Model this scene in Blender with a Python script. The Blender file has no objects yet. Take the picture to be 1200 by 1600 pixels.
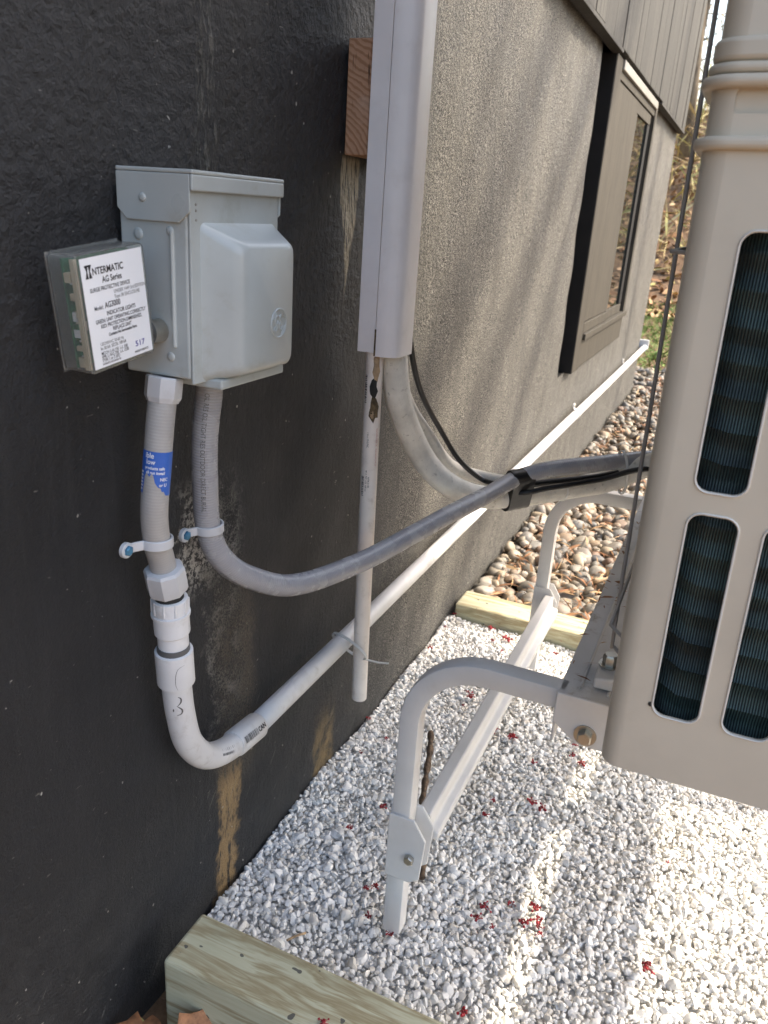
import bpy, bmesh, math, random
import numpy as np
from mathutils import Vector, Matrix

random.seed(7)
rng = np.random.default_rng(7)
R = math.radians
scene = bpy.context.scene
COL = scene.collection

# ------------------------------------------------------------------ camera
cam_d = bpy.data.cameras.new('camera')
cam = bpy.data.objects.new('camera', cam_d)
COL.objects.link(cam)
cam_d.sensor_fit = 'VERTICAL'
cam_d.sensor_height = 36.0
cam_d.lens = 1250 / 1600 * 36.0
cam_d.clip_start = 0.02
cam_d.clip_end = 500
MX = np.array([[0.91222053, 0.19766929, -0.35886007],
               [0.40484899, -0.30052783, 0.86358573],
               [0.06285693, -0.93306477, -0.35417387]])
cm = Matrix(((MX[0, 0], -MX[0, 1], -MX[0, 2], 0.52),
             (MX[1, 0], -MX[1, 1], -MX[1, 2], 0.0),
             (MX[2, 0], -MX[2, 1], -MX[2, 2], 0.93),
             (0, 0, 0, 1)))
cam.matrix_world = cm
cam_d.dof.use_dof = True
cam_d.dof.focus_distance = 1.0
cam_d.dof.aperture_fstop = 11.0
scene.camera = cam

# ------------------------------------------------------------------ light
SUN = Vector((1.0, 0.71, 1.16)).normalized()
world = bpy.data.worlds.new('World')
scene.world = world
world.use_nodes = True
wt = world.node_tree
wt.nodes.clear()
wo = wt.nodes.new('ShaderNodeOutputWorld')
wb = wt.nodes.new('ShaderNodeBackground')
ws = wt.nodes.new('ShaderNodeTexSky')
ws.sky_type = 'NISHITA'
ws.sun_disc = False
ws.sun_elevation = math.asin(SUN.z)
ws.sun_rotation = math.atan2(SUN.x, SUN.y)
ws.dust_density = 4.4
ws.air_density = 1.25
ws.ozone_density = 1.0
wb.inputs['Strength'].default_value = 0.15
wt.links.new(ws.outputs[0], wb.inputs['Color'])
wt.links.new(wb.outputs[0], wo.inputs['Surface'])
sd = bpy.data.lights.new('sun', 'SUN')
sd.energy = 2.1
sd.angle = R(0.53)
sd.color = (1.0, 0.87, 0.68)
sun = bpy.data.objects.new('sun', sd)
COL.objects.link(sun)
sun.rotation_mode = 'QUATERNION'
sun.rotation_quaternion = SUN.to_track_quat('Z', 'Y')
sun.location = (4, 3, 8)
scene.view_settings.view_transform = 'Standard'
scene.view_settings.look = 'None'
scene.view_settings.gamma = 1.0
scene.view_settings.use_curve_mapping = False
scene.view_settings.exposure = 1.80
scene.render.engine = 'CYCLES'
scene.cycles.max_bounces = 10
scene.cycles.transmission_bounces = 8
scene.cycles.transparent_max_bounces = 12
scene.cycles.use_denoising = True
try:
    scene.cycles.denoiser = 'OPENIMAGEDENOISE'
except Exception:
    pass


# ------------------------------------------------------------------ node helper
class NT:
    def __init__(s, name):
        s.m = bpy.data.materials.new(name)
        s.m.use_nodes = True
        s.t = s.m.node_tree
        s.b = s.t.nodes['Principled BSDF']
        s.out = s.t.nodes['Material Output']

    def n(s, typ, ins=None, **kw):
        nd = s.t.nodes.new(typ)
        for k, v in kw.items():
            setattr(nd, k, v)
        for k, v in (ins or {}).items():
            s.set(nd.inputs[k], v)
        return nd

    def set(s, inp, v):
        if hasattr(v, 'is_output') or isinstance(v, bpy.types.NodeSocket):
            s.t.links.new(v, inp)
        elif isinstance(v, (tuple, list)) and len(v) == 3 and inp.type == 'RGBA':
            inp.default_value = (*v, 1)
        else:
            inp.default_value = v

    def math(s, op, a, b=0.0, c=0.0, clamp=False):
        nd = s.n('ShaderNodeMath', {0: a, 1: b, 2: c}, operation=op)
        nd.use_clamp = clamp
        return nd.outputs[0]

    def mul(s, a, b): return s.math('MULTIPLY', a, b)
    def add(s, a, b): return s.math('ADD', a, b)
    def sub(s, a, b): return s.math('SUBTRACT', a, b)

    def step(s, v, lo, hi, a=0.0, b=1.0):
        nd = s.n('ShaderNodeMapRange', {0: v, 1: lo, 2: hi, 3: a, 4: b}, interpolation_type='SMOOTHSTEP')
        return nd.outputs[0]

    def pos(s):
        return s.n('ShaderNodeNewGeometry').outputs['Position']

    def obj(s):
        return s.n('ShaderNodeTexCoord').outputs['Object']

    def uv(s):
        return s.n('ShaderNodeTexCoord').outputs['UV']

    def sep(s, v):
        o = s.n('ShaderNodeSeparateXYZ', {0: v}).outputs
        return o[0], o[1], o[2]

    def scale(s, v, sc):
        return s.n('ShaderNodeVectorMath', {0: v, 1: sc}, operation='MULTIPLY').outputs[0]

    def noise(s, v, scale=5.0, detail=3.0, rough=0.55, dist=0.0):
        return s.n('ShaderNodeTexNoise', {'Vector': v, 'Scale': scale, 'Detail': detail, 'Roughness': rough,
                                          'Distortion': dist}).outputs[0]

    def voro(s, v, scale=5.0, feature='F1'):
        return s.n('ShaderNodeTexVoronoi', {'Vector': v, 'Scale': scale}, feature=feature).outputs[0]

    def mix(s, f, a, b):
        nd = s.n('ShaderNodeMix', data_type='RGBA')
        s.set(nd.inputs[0], f)
        s.set(nd.inputs[6], a)
        s.set(nd.inputs[7], b)
        return nd.outputs[2]

    def ramp(s, f, stops):
        nd = s.n('ShaderNodeValToRGB', {0: f})
        e = nd.color_ramp.elements
        while len(e) < len(stops):
            e.new(0.5)
        for i, (p, c) in enumerate(stops):
            e[i].position = p
            e[i].color = (*c, 1)
        return nd.outputs[0]

    def bump(s, h, strength=0.5, dist=0.002, normal=None):
        nd = s.n('ShaderNodeBump', {'Height': h, 'Strength': strength, 'Distance': dist})
        if normal is not None:
            s.set(nd.inputs['Normal'], normal)
        return nd.outputs[0]

    def done(s, color=None, rough=None, normal=None, spec=None, metal=None, **kw):
        for k, v in (('Base Color', color), ('Roughness', rough), ('Normal', normal),
                     ('Specular IOR Level', spec), ('Metallic', metal)):
            if v is not None:
                s.set(s.b.inputs[k], v)
        for k, v in kw.items():
            s.set(s.b.inputs[k.replace('_', ' ')], v)
        return s.m


def paint(name, c, rough=0.45, var=0.12, scale=18, bump=0.15, bscale=300, dirt=None, dirt_amt=0.0, metal=0.0,
          spec=0.5, bdist=0.0006):
    t = NT(name)
    p = t.pos()
    n = t.noise(p, scale, 4)
    c1 = tuple(max(0, x * (1 - var)) for x in c)
    c2 = tuple(min(1, x * (1 + var)) for x in c)
    col = t.mix(t.step(n, 0.3, 0.7), c1, c2)
    if dirt:
        d = t.noise(p, scale * 2.3, 6, 0.7)
        col = t.mix(t.mul(t.step(d, 0.52, 0.75), dirt_amt), col, dirt)
    nn = t.bump(t.noise(p, bscale, 3), bump, bdist)
    return t.done(col, t.add(rough - 0.06, t.mul(n, 0.12)), nn, spec, metal)


# ------------------------------------------------------------------ mesh helpers
def cr_spline(pts, step=0.01):
    P = [Vector(p) for p in pts]
    P = [P[0] * 2 - P[1]] + P + [P[-1] * 2 - P[-2]]
    out = []
    for i in range(1, len(P) - 2):
        a, b, c, d = P[i - 1], P[i], P[i + 1], P[i + 2]
        n = max(2, int((c - b).length / step))
        for k in range(n):
            u = k / n
            out.append(0.5 * ((2 * b) + (c - a) * u + (2 * a - 5 * b + 4 * c - d) * u * u
                              + (3 * b - a - 3 * c + d) * u ** 3))
    out.append(P[-2].copy())
    return out


def frames(path, up=None):
    n = len(path)
    T = [(path[min(i + 1, n - 1)] - path[max(i - 1, 0)]).normalized() for i in range(n)]
    u = Vector(up) if up else (Vector((0, 0, 1)) if abs(T[0].z) < 0.9 else Vector((1, 0, 0)))
    N = (u - T[0] * u.dot(T[0])).normalized()
    F = []
    for i in range(n):
        N = (N - T[i] * N.dot(T[i])).normalized()
        F.append((path[i], T[i], N, T[i].cross(N)))
    return F


class MB:
    def __init__(s):
        s.v, s.f, s.uv = [], [], []

    def addv(s, vs, fs, uvs=None):
        o = len(s.v)
        s.v += [tuple(v) for v in vs]
        for i, f in enumerate(fs):
            s.f.append(tuple(o + k for k in f))
            s.uv.append(uvs[i] if uvs else [(0.0, 0.0)] * len(f))
        return s

    def box(s, lo, hi, mat=None):
        (a, b, c), (d, e, f) = lo, hi
        vs = [Vector(q) for q in ((a, b, c), (d, b, c), (d, e, c), (a, e, c), (a, b, f), (d, b, f), (d, e, f), (a, e, f))]
        if mat:
            vs = [mat @ v for v in vs]
        return s.addv(vs, [(0, 3, 2, 1), (4, 5, 6, 7), (0, 1, 5, 4), (1, 2, 6, 5), (2, 3, 7, 6), (3, 0, 4, 7)])

    def sweep(s, path, prof, up=None, caps=True, scale=None):
        F = frames([Vector(p) for p in path], up)
        m = len(prof)
        vs, fs, uvs = [], [], []
        L = 0
        Ls = []
        for i, (p, T, N, B) in enumerate(F):
            if i:
                L += (p - F[i - 1][0]).length
            Ls.append(L)
            k = scale[i] if scale else 1.0
            for (a, b) in prof:
                vs.append(p + N * a * k + B * b * k)
        for i in range(len(F) - 1):
            for j in range(m):
                q = (j + 1) % m
                fs.append((i * m + j, i * m + q, (i + 1) * m + q, (i + 1) * m + j))
                uvs.append([(Ls[i], j / m), (Ls[i], (j + 1) / m), (Ls[i + 1], (j + 1) / m), (Ls[i + 1], j / m)])
        if caps:
            fs.append(tuple(range(m))[::-1])
            uvs.append([(0, 0)] * m)
            fs.append(tuple((len(F) - 1) * m + j for j in range(m)))
            uvs.append([(0, 0)] * m)
        return s.addv(vs, fs, uvs)

    def tube(s, path, r, n=16, up=None, caps=True, scale=None):
        return s.sweep(path, [(r * math.cos(2 * math.pi * j / n), r * math.sin(2 * math.pi * j / n)) for j in range(n)],
                       up, caps, scale)

    def lathe(s, a, b, prof, n=20, phase=0.0):
        """prof: (distance along a->b, radius)"""
        a, b = Vector(a), Vector(b)
        T = (b - a).normalized()
        u = Vector((0, 0, 1)) if abs(T.z) < 0.9 else Vector((1, 0, 0))
        N = (u - T * u.dot(T)).normalized()
        B = T.cross(N)
        vs, fs = [], []
        for (d, r) in prof:
            for j in range(n):
                t = 2 * math.pi * j / n + phase
                vs.append(a + T * d + (N * math.cos(t) + B * math.sin(t)) * r)
        for i in range(len(prof) - 1):
            for j in range(n):
                q = (j + 1) % n
                fs.append((i * n + j, i * n + q, (i + 1) * n + q, (i + 1) * n + j))
        fs.append(tuple(range(n))[::-1])
        fs.append(tuple((len(prof) - 1) * n + j for j in range(n)))
        return s.addv(vs, fs)

    def prism(s, poly, axis, lo, hi):
        """extrude polygon of the two other axes along axis"""
        n = len(poly)
        vs = []
        for w in (lo, hi):
            for (a, b) in poly:
                v = [0, 0, 0]
                o = [k for k in range(3) if k != axis]
                v[o[0]], v[o[1]], v[axis] = a, b, w
                vs.append(v)
        fs = [tuple(range(n))[::-1], tuple(range(n, 2 * n))]
        for j in range(n):
            q = (j + 1) % n
            fs.append((j, q, n + q, n + j))
        return s.addv(vs, fs)

    def mesh(s, name):
        me = bpy.data.meshes.new(name)
        me.from_pydata(s.v, [], s.f)
        uvl = me.uv_layers.new(name='UVMap')
        flat = [c for u in s.uv for p in u for c in p]
        uvl.data.foreach_set('uv', flat)
        bm = bmesh.new()
        bm.from_mesh(me)
        bmesh.ops.recalc_face_normals(bm, faces=bm.faces)
        bm.to_mesh(me)
        bm.free()
        return me

    def build(s, name, mat, parent=None, smooth=None, bevel=0.0, seg=2):
        return link(name, s.mesh(name), mat, parent, smooth, bevel, seg)


def link(name, me, mat, parent=None, smooth=None, bevel=0.0, seg=2):
    o = bpy.data.objects.new(name, me)
    if mat is not None:
        me.materials.clear()
        me.materials.append(mat)
    COL.objects.link(o)
    if parent is not None:
        o.parent = parent
        o.matrix_parent_inverse = parent_inv(parent)
    if bevel:
        b = o.modifiers.new('bevel', 'BEVEL')
        b.width = bevel
        b.segments = seg
        b.limit_method = 'ANGLE'
        b.angle_limit = R(35)
        b.harden_normals = False
    if smooth is not None:
        me.polygons.foreach_set('use_smooth', [True] * len(me.polygons))
        if smooth < 179:
            me.set_sharp_from_angle(angle=R(smooth))
    return o


def world_of(o):
    m = o.matrix_basis.copy()
    if o.parent:
        m = world_of(o.parent) @ o.matrix_parent_inverse @ m
    return m


def parent_inv(p):
    return world_of(p).inverted()


def thing(name, label, cat, loc, group=None):
    o = bpy.data.objects.new(name, None)
    o.empty_display_size = 0.05
    COL.objects.link(o)
    o.location = loc
    return tag(o, label, cat, group)


def tag(o, label, cat, group=None, kind=None):
    o['label'] = label
    o['category'] = cat
    if group:
        o['group'] = group
    if kind:
        o['kind'] = kind
    return o


def text_mesh(s, size=0.01, bold=0.0, align='LEFT', width=1.0):
    c = bpy.data.curves.new('lettering', 'FONT')
    c.body = s
    c.size = size
    c.offset = bold
    c.align_x = align
    c.resolution_u = 3
    c.space_character = 1.0
    o = bpy.data.objects.new('lettering', c)
    COL.objects.link(o)
    dg = bpy.context.evaluated_depsgraph_get()
    me = bpy.data.meshes.new_from_object(o.evaluated_get(dg))
    bpy.data.objects.remove(o)
    bpy.data.curves.remove(c)
    if width != 1.0:
        me.transform(Matrix.Scale(width, 4, Vector((1, 0, 0))))
    return me


def put_text(s, size, mat4, mat, parent, bold=0.0, align='LEFT', width=1.0, name='lettering'):
    me = text_mesh(s, size, bold, align, width)
    me.transform(mat4)
    return link(name, me, mat, parent)


def wrap_mesh(me, path, u0, a0, r, up=None, flip=False):
    """lay a flat mesh (x along the pipe, y round it) on the surface of a tube"""
    F = frames([Vector(p) for p in path], up)
    L = [0.0]
    for i in range(1, len(F)):
        L.append(L[-1] + (F[i][0] - F[i - 1][0]).length)
    for v in me.vertices:
        u = u0 + (-v.co.x if flip else v.co.x)
        i = max(0, min(len(L) - 2, int(np.searchsorted(L, u) - 1)))
        k = (u - L[i]) / max(1e-6, L[i + 1] - L[i])
        p = F[i][0].lerp(F[i + 1][0], k)
        N = F[i][2].lerp(F[i + 1][2], k).normalized()
        B = F[i][3].lerp(F[i + 1][3], k).normalized()
        a = a0 - (-v.co.y if flip else v.co.y) / r
        v.co = p + (N * math.cos(a) + B * math.sin(a)) * r
    return me


def strip_mesh(rects, seg=6):
    """flat rectangles (x0,x1,y0,y1), subdivided across y"""
    vs, fs = [], []
    for (x0, x1, y0, y1) in rects:
        o = len(vs)
        for k in range(seg + 1):
            y = y0 + (y1 - y0) * k / seg
            vs += [(x0, y, 0), (x1, y, 0)]
        for k in range(seg):
            fs.append((o + 2 * k, o + 2 * k + 1, o + 2 * k + 3, o + 2 * k + 2))
    me = bpy.data.meshes.new('print')
    me.from_pydata(vs, [], fs)
    return me


# ------------------------------------------------------------------ materials
def wall_material():
    t = NT('black_stucco')
    p = t.pos()
    x, y, z = t.sep(p)
    big = t.noise(p, 3.5, 4)
    med = t.noise(p, 26, 5, 0.65)
    fine = t.noise(p, 340, 5, 0.75)
    sand = t.voro(p, 330)
    streak = t.noise(t.scale(p, (1, 95, 5)), 1.0, 4, 0.6)
    col = t.mix(t.step(big, 0.3, 0.7), (0.0092, 0.0100, 0.0122), (0.0165, 0.0172, 0.0198))
    col = t.mix(t.mul(t.step(streak, 0.45, 0.75), 0.4), col, (0.033, 0.033, 0.0345))
    # sunlight painted into the colour further along the wall, with bare sand grains
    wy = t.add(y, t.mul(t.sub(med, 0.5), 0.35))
    sunlit_mask = t.step(wy, 1.10, 1.42)
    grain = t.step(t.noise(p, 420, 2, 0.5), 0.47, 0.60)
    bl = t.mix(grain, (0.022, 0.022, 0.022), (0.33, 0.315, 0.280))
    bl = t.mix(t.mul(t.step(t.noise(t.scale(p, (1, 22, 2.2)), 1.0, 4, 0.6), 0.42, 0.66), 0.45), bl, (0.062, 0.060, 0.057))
    col = t.mix(t.mul(sunlit_mask, 0.92), col, bl)
    # paler mottling towards the base
    low = t.step(t.add(z, t.mul(med, 0.15)), 0.55, 0.05)
    low_mottle = t.mul(low, t.step(med, 0.35, 0.75))
    col = t.mix(t.mul(low_mottle, 0.30), col, (0.085, 0.084, 0.082))

    def band(y0, w, z0, z1, soft=0.05, wob=0.05, tex=None):
        d = t.math('ABSOLUTE', t.sub(t.add(y, t.mul(t.sub(med, 0.5), wob)), y0))
        m = t.step(d, w, w * 0.45)
        a = t.mul(t.step(z, z0 - soft, z0 + soft), t.step(z, z1 + soft, z1 - soft))
        m = t.mul(m, a)
        return t.mul(m, tex) if tex is not None else m
    # patch of bare aggregate running down beside the conduits
    rag = t.step(t.add(t.mul(fine, 0.5), t.mul(med, 0.6)), 0.50, 0.66)
    m1 = band(0.755, 0.05, 0.28, 0.60, 0.06, 0.10, rag)
    col = t.mix(t.mul(m1, 0.95), col, (0.42, 0.40, 0.36))
    m2 = band(0.775, 0.06, 0.18, 0.46, 0.06, 0.06, t.step(fine, 0.38, 0.60))
    col = t.mix(t.mul(m2, 0.55), col, (0.22, 0.175, 0.115))
    m1b = band(0.705, 0.042, 0.50, 0.62, 0.025, 0.14, t.step(t.noise(p, 150, 5, 0.75), 0.46, 0.56))
    col = t.mix(m1b, col, (0.52, 0.50, 0.46))
    m0 = band(0.728, 0.022, 0.93, 1.4, 0.03, 0.035, t.step(t.noise(t.scale(p, (60, 130, 40)), 1.0, 5, 0.7), 0.46, 0.60))
    col = t.mix(t.mul(m0, 0.60), col, (0.20, 0.19, 0.165))
    # ochre render showing at the foot
    m3 = band(0.757, 0.030, -0.2, 0.19, 0.03, 0.075, t.step(t.noise(t.scale(p, (40, 90, 22)), 1.0, 5, 0.75), 0.36, 0.50))
    col = t.mix(t.mul(m3, 0.92), col, (0.34, 0.225, 0.105))
    m4 = band(1.045, 0.045, -0.2, 0.10, 0.06, 0.05, t.step(med, 0.30, 0.60))
    col = t.mix(t.mul(m4, 0.75), col, (0.27, 0.19, 0.085))
    # pale run under the wood block
    tri = t.mul(t.step(z, 0.80, 0.995), 0.028)
    d5 = t.math('ABSOLUTE', t.sub(t.add(y, t.mul(t.sub(med, 0.5), 0.012)), 1.050))
    m5 = t.mul(t.step(t.sub(d5, tri), 0.004, -0.003), t.mul(t.step(z, 0.78, 0.86), t.step(z, 0.995, 0.985)))
    m5 = t.mul(m5, t.step(t.noise(t.scale(p, (60, 220, 30)), 1.0, 5, 0.7), 0.38, 0.55))
    col = t.mix(t.mul(m5, 0.95), col, (0.50, 0.43, 0.30))
    # paint-free specks and scratches
    sp = t.step(t.noise(p, 95, 2, 0.5), 0.735, 0.765)
    col = t.mix(t.mul(sp, 0.8), col, (0.5, 0.48, 0.44))
    sc = t.step(t.noise(t.scale(p, (1, 60, 190)), 1.0, 2), 0.72, 0.75)
    col = t.mix(t.mul(sc, 0.45), col, (0.34, 0.32, 0.28))
    # scraped streaks low on the wall, slanting
    rot = t.n('ShaderNodeVectorRotate', {'Vector': p, 'Angle': 0.7}, rotation_type='X_AXIS').outputs[0]
    sl = t.step(t.noise(t.scale(rot, (1, 150, 14)), 1.0, 3, 0.6), 0.66, 0.72)
    sl = t.mul(sl, t.step(z, 0.42, 0.10))
    col = t.mix(t.mul(sl, 0.40), col, (0.26, 0.25, 0.215))
    # relief
    up = t.step(z, 0.55, 0.85)
    h1 = t.add(t.mul(t.noise(p, 120, 4, 0.6), 0.6), t.mul(t.mul(t.noise(p, 75, 3, 0.55), up), 1.6))
    h = t.add(h1, t.mul(fine, t.add(0.55, t.mul(sunlit_mask, 0.8))))
    h = t.add(h, t.mul(streak, 0.25))
    h = t.add(h, t.mul(t.add(m1, m0), 0.8))
    nn = t.bump(h, 1.0, 0.0062)
    return t.done(col, t.add(0.44, t.mul(med, 0.2)), nn, 0.5)


def wood_material(name, c1, c2, c3, along=0, sc=(2.2, 60, 60), stains=True, spec=0.3):
    t = NT(name)
    p = t.obj()
    s = [sc[1]] * 3
    s[along] = sc[0]
    w = t.noise(p, 3.0, 3, 0.5)
    pv = t.n('ShaderNodeVectorMath', {0: p, 1: t.n('ShaderNodeCombineXYZ', {0: t.mul(w, 0.02), 1: t.mul(w, 0.05), 2: t.mul(w, 0.05)}).outputs[0]},
             operation='ADD').outputs[0]
    g = t.noise(t.scale(pv, tuple(s)), 1.0, 5, 0.6, 0.4)
    g2 = t.noise(t.scale(pv, tuple(v * 5 for v in s)), 1.0, 3, 0.6)
    col = t.ramp(g, [(0.30, c1), (0.48, c2), (0.56, c3), (0.62, c2), (0.75, c1)])
    col = t.mix(t.mul(t.step(g2, 0.5, 0.8), 0.35), col, c3)
    if stains:
        v = t.noise(p, 75, 1, 0.4)
        col = t.mix(t.mul(t.step(v, 0.735, 0.755), 0.85), col, (0.05, 0.05, 0.055))
        n2 = t.noise(p, 9, 4, 0.6)
        col = t.mix(t.mul(t.step(n2, 0.5, 0.75), 0.25), col, (0.30, 0.33, 0.24))
    nn = t.bump(t.add(g, t.mul(g2, 0.5)), 0.35, 0.0018)
    return t.done(col, 0.75, nn, spec)


def siding_material():
    t = NT('weathered_siding')
    p = t.pos()
    o = t.n('ShaderNodeObjectInfo').outputs['Random']
    g = t.noise(t.scale(p, (30, 90, 2.5)), 1.0, 5, 0.65)
    k = t.noise(p, 60, 4, 0.7)
    col = t.mix(t.step(g, 0.35, 0.7), (0.020, 0.0195, 0.019), (0.066, 0.063, 0.057))
    col = t.mix(t.mul(t.step(k, 0.55, 0.75), 0.4), col, (0.17, 0.16, 0.14))
    col = t.mix(t.mul(t.step(o, 0.0, 1.0), 0.65), col, (0.026, 0.025, 0.024))
    return t.done(col, 0.7, t.bump(t.add(g, t.mul(k, 0.4)), 0.6, 0.003), 0.35)


def hose_material(name, c1, c2, ridge=260.0, strength=0.35, rough=0.35, dirt=0.0):
    t = NT(name)
    u, v, _ = t.sep(t.uv())
    p = t.pos()
    ph = t.add(t.mul(u, ridge * 2 * math.pi), t.mul(v, 2 * math.pi))
    wv = t.math('SINE', ph)
    n = t.noise(p, 30, 4)
    col = t.mix(t.step(n, 0.3, 0.7), c1, c2)
    col = t.mix(t.mul(t.step(wv, -0.2, 1.0), 0.12), col, tuple(x * 0.5 for x in c1))
    if dirt:
        d = t.noise(p, 70, 5, 0.7)
        col = t.mix(t.mul(t.step(d, 0.52, 0.72), dirt), col, (0.20, 0.17, 0.12))
    return t.done(col, t.add(rough, t.mul(n, 0.1)), t.bump(wv, strength, 0.0004), 0.5)


def foam_material(name, c):
    t = NT(name)
    p = t.pos()
    u, v, _ = t.sep(t.uv())
    vv = t.voro(t.n('ShaderNodeCombineXYZ', {0: t.mul(u, 260), 1: t.mul(v, 44), 2: 0.0}).outputs[0], 1.0)
    n = t.noise(p, 22, 5, 0.65)
    col = t.mix(t.step(n, 0.35, 0.7), c, tuple(x * 0.78 for x in c))
    col = t.mix(t.mul(t.step(t.noise(p, 110, 4, 0.7), 0.58, 0.72), 0.55), col, (0.22, 0.20, 0.17))
    seam = t.step(t.math('ABSOLUTE', t.sub(v, 0.62)), 0.008, 0.002)
    col = t.mix(t.mul(seam, 0.6), col, (0.25, 0.23, 0.2))
    return t.done(col, 0.65, t.bump(vv, 0.4, 0.0008), 0.35)


def stone_material(name, cols, rough=0.7, vein=None, bump=0.35, bs=160, spec=0.35):
    t = NT(name)
    a = t.n('ShaderNodeAttribute', attribute_name='tint', attribute_type='GEOMETRY').outputs['Fac']
    o = t.n('ShaderNodeObjectInfo').outputs['Random']
    f = t.math('FRACT', t.add(a, t.mul(o, 7.0)))
    n = len(cols)
    col = t.ramp(f, [((i + 0.5) / n, c) for i, c in enumerate(cols)])
    p = t.pos()
    nz = t.noise(p, bs, 4, 0.6)
    col = t.mix(t.mul(t.step(nz, 0.4, 0.7), 0.35), col, vein or cols[0])
    return t.done(col, rough, t.bump(nz, bump, 0.001), spec)


def leafy_material(name, cols, rough=0.7, trans=0.0):
    t = NT(name)
    a = t.n('ShaderNodeAttribute', attribute_name='tint', attribute_type='GEOMETRY').outputs['Fac']
    n = len(cols)
    col = t.ramp(a, [((i + 0.5) / n, c) for i, c in enumerate(cols)])
    return t.done(col, rough, None, 0.25)


def bark_material(name, c1, c2):
    t = NT(name)
    p = t.pos()
    n = t.noise(t.scale(p, (14, 14, 3)), 1.0, 5, 0.65)
    return t.done(t.mix(t.step(n, 0.35, 0.65), c1, c2), 0.85, t.bump(n, 0.8, 0.02), 0.2)


M = {}
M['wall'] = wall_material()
M['siding'] = siding_material()
M['black'] = paint('black_trim', (0.012, 0.012, 0.013), 0.7, spec=0.2)
M['window_wood'] = wood_material('weathered_window_wood', (0.035, 0.031, 0.024), (0.058, 0.051, 0.040), (0.024, 0.021, 0.017), 2, (2.0, 70, 70), False)
M['pale_trim'] = paint('pale_metal_trim', (0.24, 0.23, 0.21), 0.4, 0.15, 30)
M['timber'] = wood_material('treated_timber', (0.40, 0.385, 0.255), (0.50, 0.485, 0.345), (0.30, 0.25, 0.145), 0, (2.6, 36, 36))
def endgrain():
    t = NT('old_block_end_grain')
    p = t.pos()
    x, y, z = t.sep(p)
    n = t.noise(p, 30, 4)
    dx, dz = t.sub(x, -0.07), t.sub(z, 0.93)
    d = t.math('SQRT', t.add(t.mul(dx, dx), t.mul(dz, dz)))
    rg = t.math('SINE', t.add(t.mul(d, 900), t.mul(t.noise(p, 14, 4, 0.6), 26)))
    col = t.mix(t.step(rg, -0.3, 0.9), (0.46, 0.27, 0.17), (0.33, 0.175, 0.10))
    col = t.mix(t.mul(t.step(t.noise(p, 22, 5, 0.7), 0.5, 0.7), 0.5), col, (0.52, 0.36, 0.27))
    ck = t.noise(t.scale(p, (260, 100, 18)), 1.0, 3, 0.6)
    chk = t.mul(t.step(ck, 0.60, 0.68), t.step(t.math('ABSOLUTE', t.sub(z, 1.085)), 0.045, 0.015))
    col = t.mix(t.mul(chk, 0.9), col, (0.035, 0.02, 0.015))
    return t.done(col, 0.8, t.bump(t.sub(t.mul(rg, 0.2), chk), 0.5, 0.0015), 0.2)


M['block'] = endgrain()
M['block_face'] = wood_material('old_block_face', (0.46, 0.24, 0.09), (0.55, 0.32, 0.14), (0.20, 0.09, 0.03), 1, (4, 160, 160), False)
M['box'] = paint('grey_enamel', (0.43, 0.46, 0.455), 0.30, 0.07, 9, 0.10, 60, (0.28, 0.26, 0.20), 0.42)
M['cover'] = paint('white_vinyl_cover', (0.87, 0.835, 0.835), 0.4, 0.04, 10, 0.06, 90, (0.30, 0.25, 0.20), 0.10)
M['pvc'] = paint('white_pvc', (0.69, 0.69, 0.70), 0.38, 0.07, 12, 0.05, 120, (0.26, 0.23, 0.19), 0.45)
M['pvc_drain'] = paint('aged_cream_pvc', (0.82, 0.755, 0.70), 0.42, 0.07, 14, 0.08, 120, (0.28, 0.20, 0.13), 0.42)
M['pvc_grey'] = paint('pale_grey_pvc', (0.55, 0.56, 0.585), 0.38, 0.06, 20, 0.06, 120, (0.25, 0.22, 0.18), 0.2)
M['hose'] = hose_material('grey_liquidtight_hose', (0.33, 0.33, 0.355), (0.38, 0.38, 0.40), 330, 0.4, 0.22, 0.0)
M['hose_tan'] = hose_material('dusty_grey_hose', (0.36, 0.35, 0.345), (0.41, 0.40, 0.39), 330, 0.16, 0.36, 0.14)
M['foam'] = foam_material('white_pipe_insulation', (0.80, 0.77, 0.70))
M['cable'] = paint('black_cable', (0.012, 0.012, 0.013), 0.4)
M['tape'] = paint('black_vinyl_tape', (0.016, 0.016, 0.017), 0.35, 0.2, 40, 0.35, 60, spec=0.5, bdist=0.002)
M['ac'] = paint('beige_enamel', (0.60, 0.535, 0.430), 0.40, 0.05, 7, 0.06, 400, (0.42, 0.36, 0.28), 0.16)
M['ac_light'] = paint('beige_enamel_edge', (0.68, 0.64, 0.58), 0.35, 0.03, 6, 0.05, 400)
M['stand'] = paint('stand_enamel', (0.66, 0.645, 0.63), 0.4, 0.05, 16, 0.06, 300, (0.30, 0.24, 0.16), 0.10)
M['rail'] = paint('dirty_stand_enamel', (0.54, 0.53, 0.52), 0.45, 0.08, 12, 0.1, 120, (0.20, 0.14, 0.08), 0.85)
M['steel'] = paint('zinc_steel', (0.45, 0.43, 0.38), 0.35, 0.12, 40, 0.1, 300, (0.25, 0.18, 0.1), 0.4, metal=0.9)
M['wire'] = paint('grey_coated_wire', (0.34, 0.32, 0.30), 0.45, 0.1)
M['rubber'] = paint('black_rubber', (0.02, 0.02, 0.02), 0.8)
M['nut'] = paint('dark_zinc', (0.16, 0.16, 0.16), 0.3, 0.2, 60, metal=0.8)
M['blue_screw'] = paint('blue_screw', (0.06, 0.20, 0.34), 0.35, 0.2, 200, metal=0.5)
M['blue_label'] = paint('blue_label', (0.03, 0.12, 0.48), 0.45, 0.06)
M['label_white'] = paint('label_white', (0.78, 0.80, 0.84), 0.45, 0.02)
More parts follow.
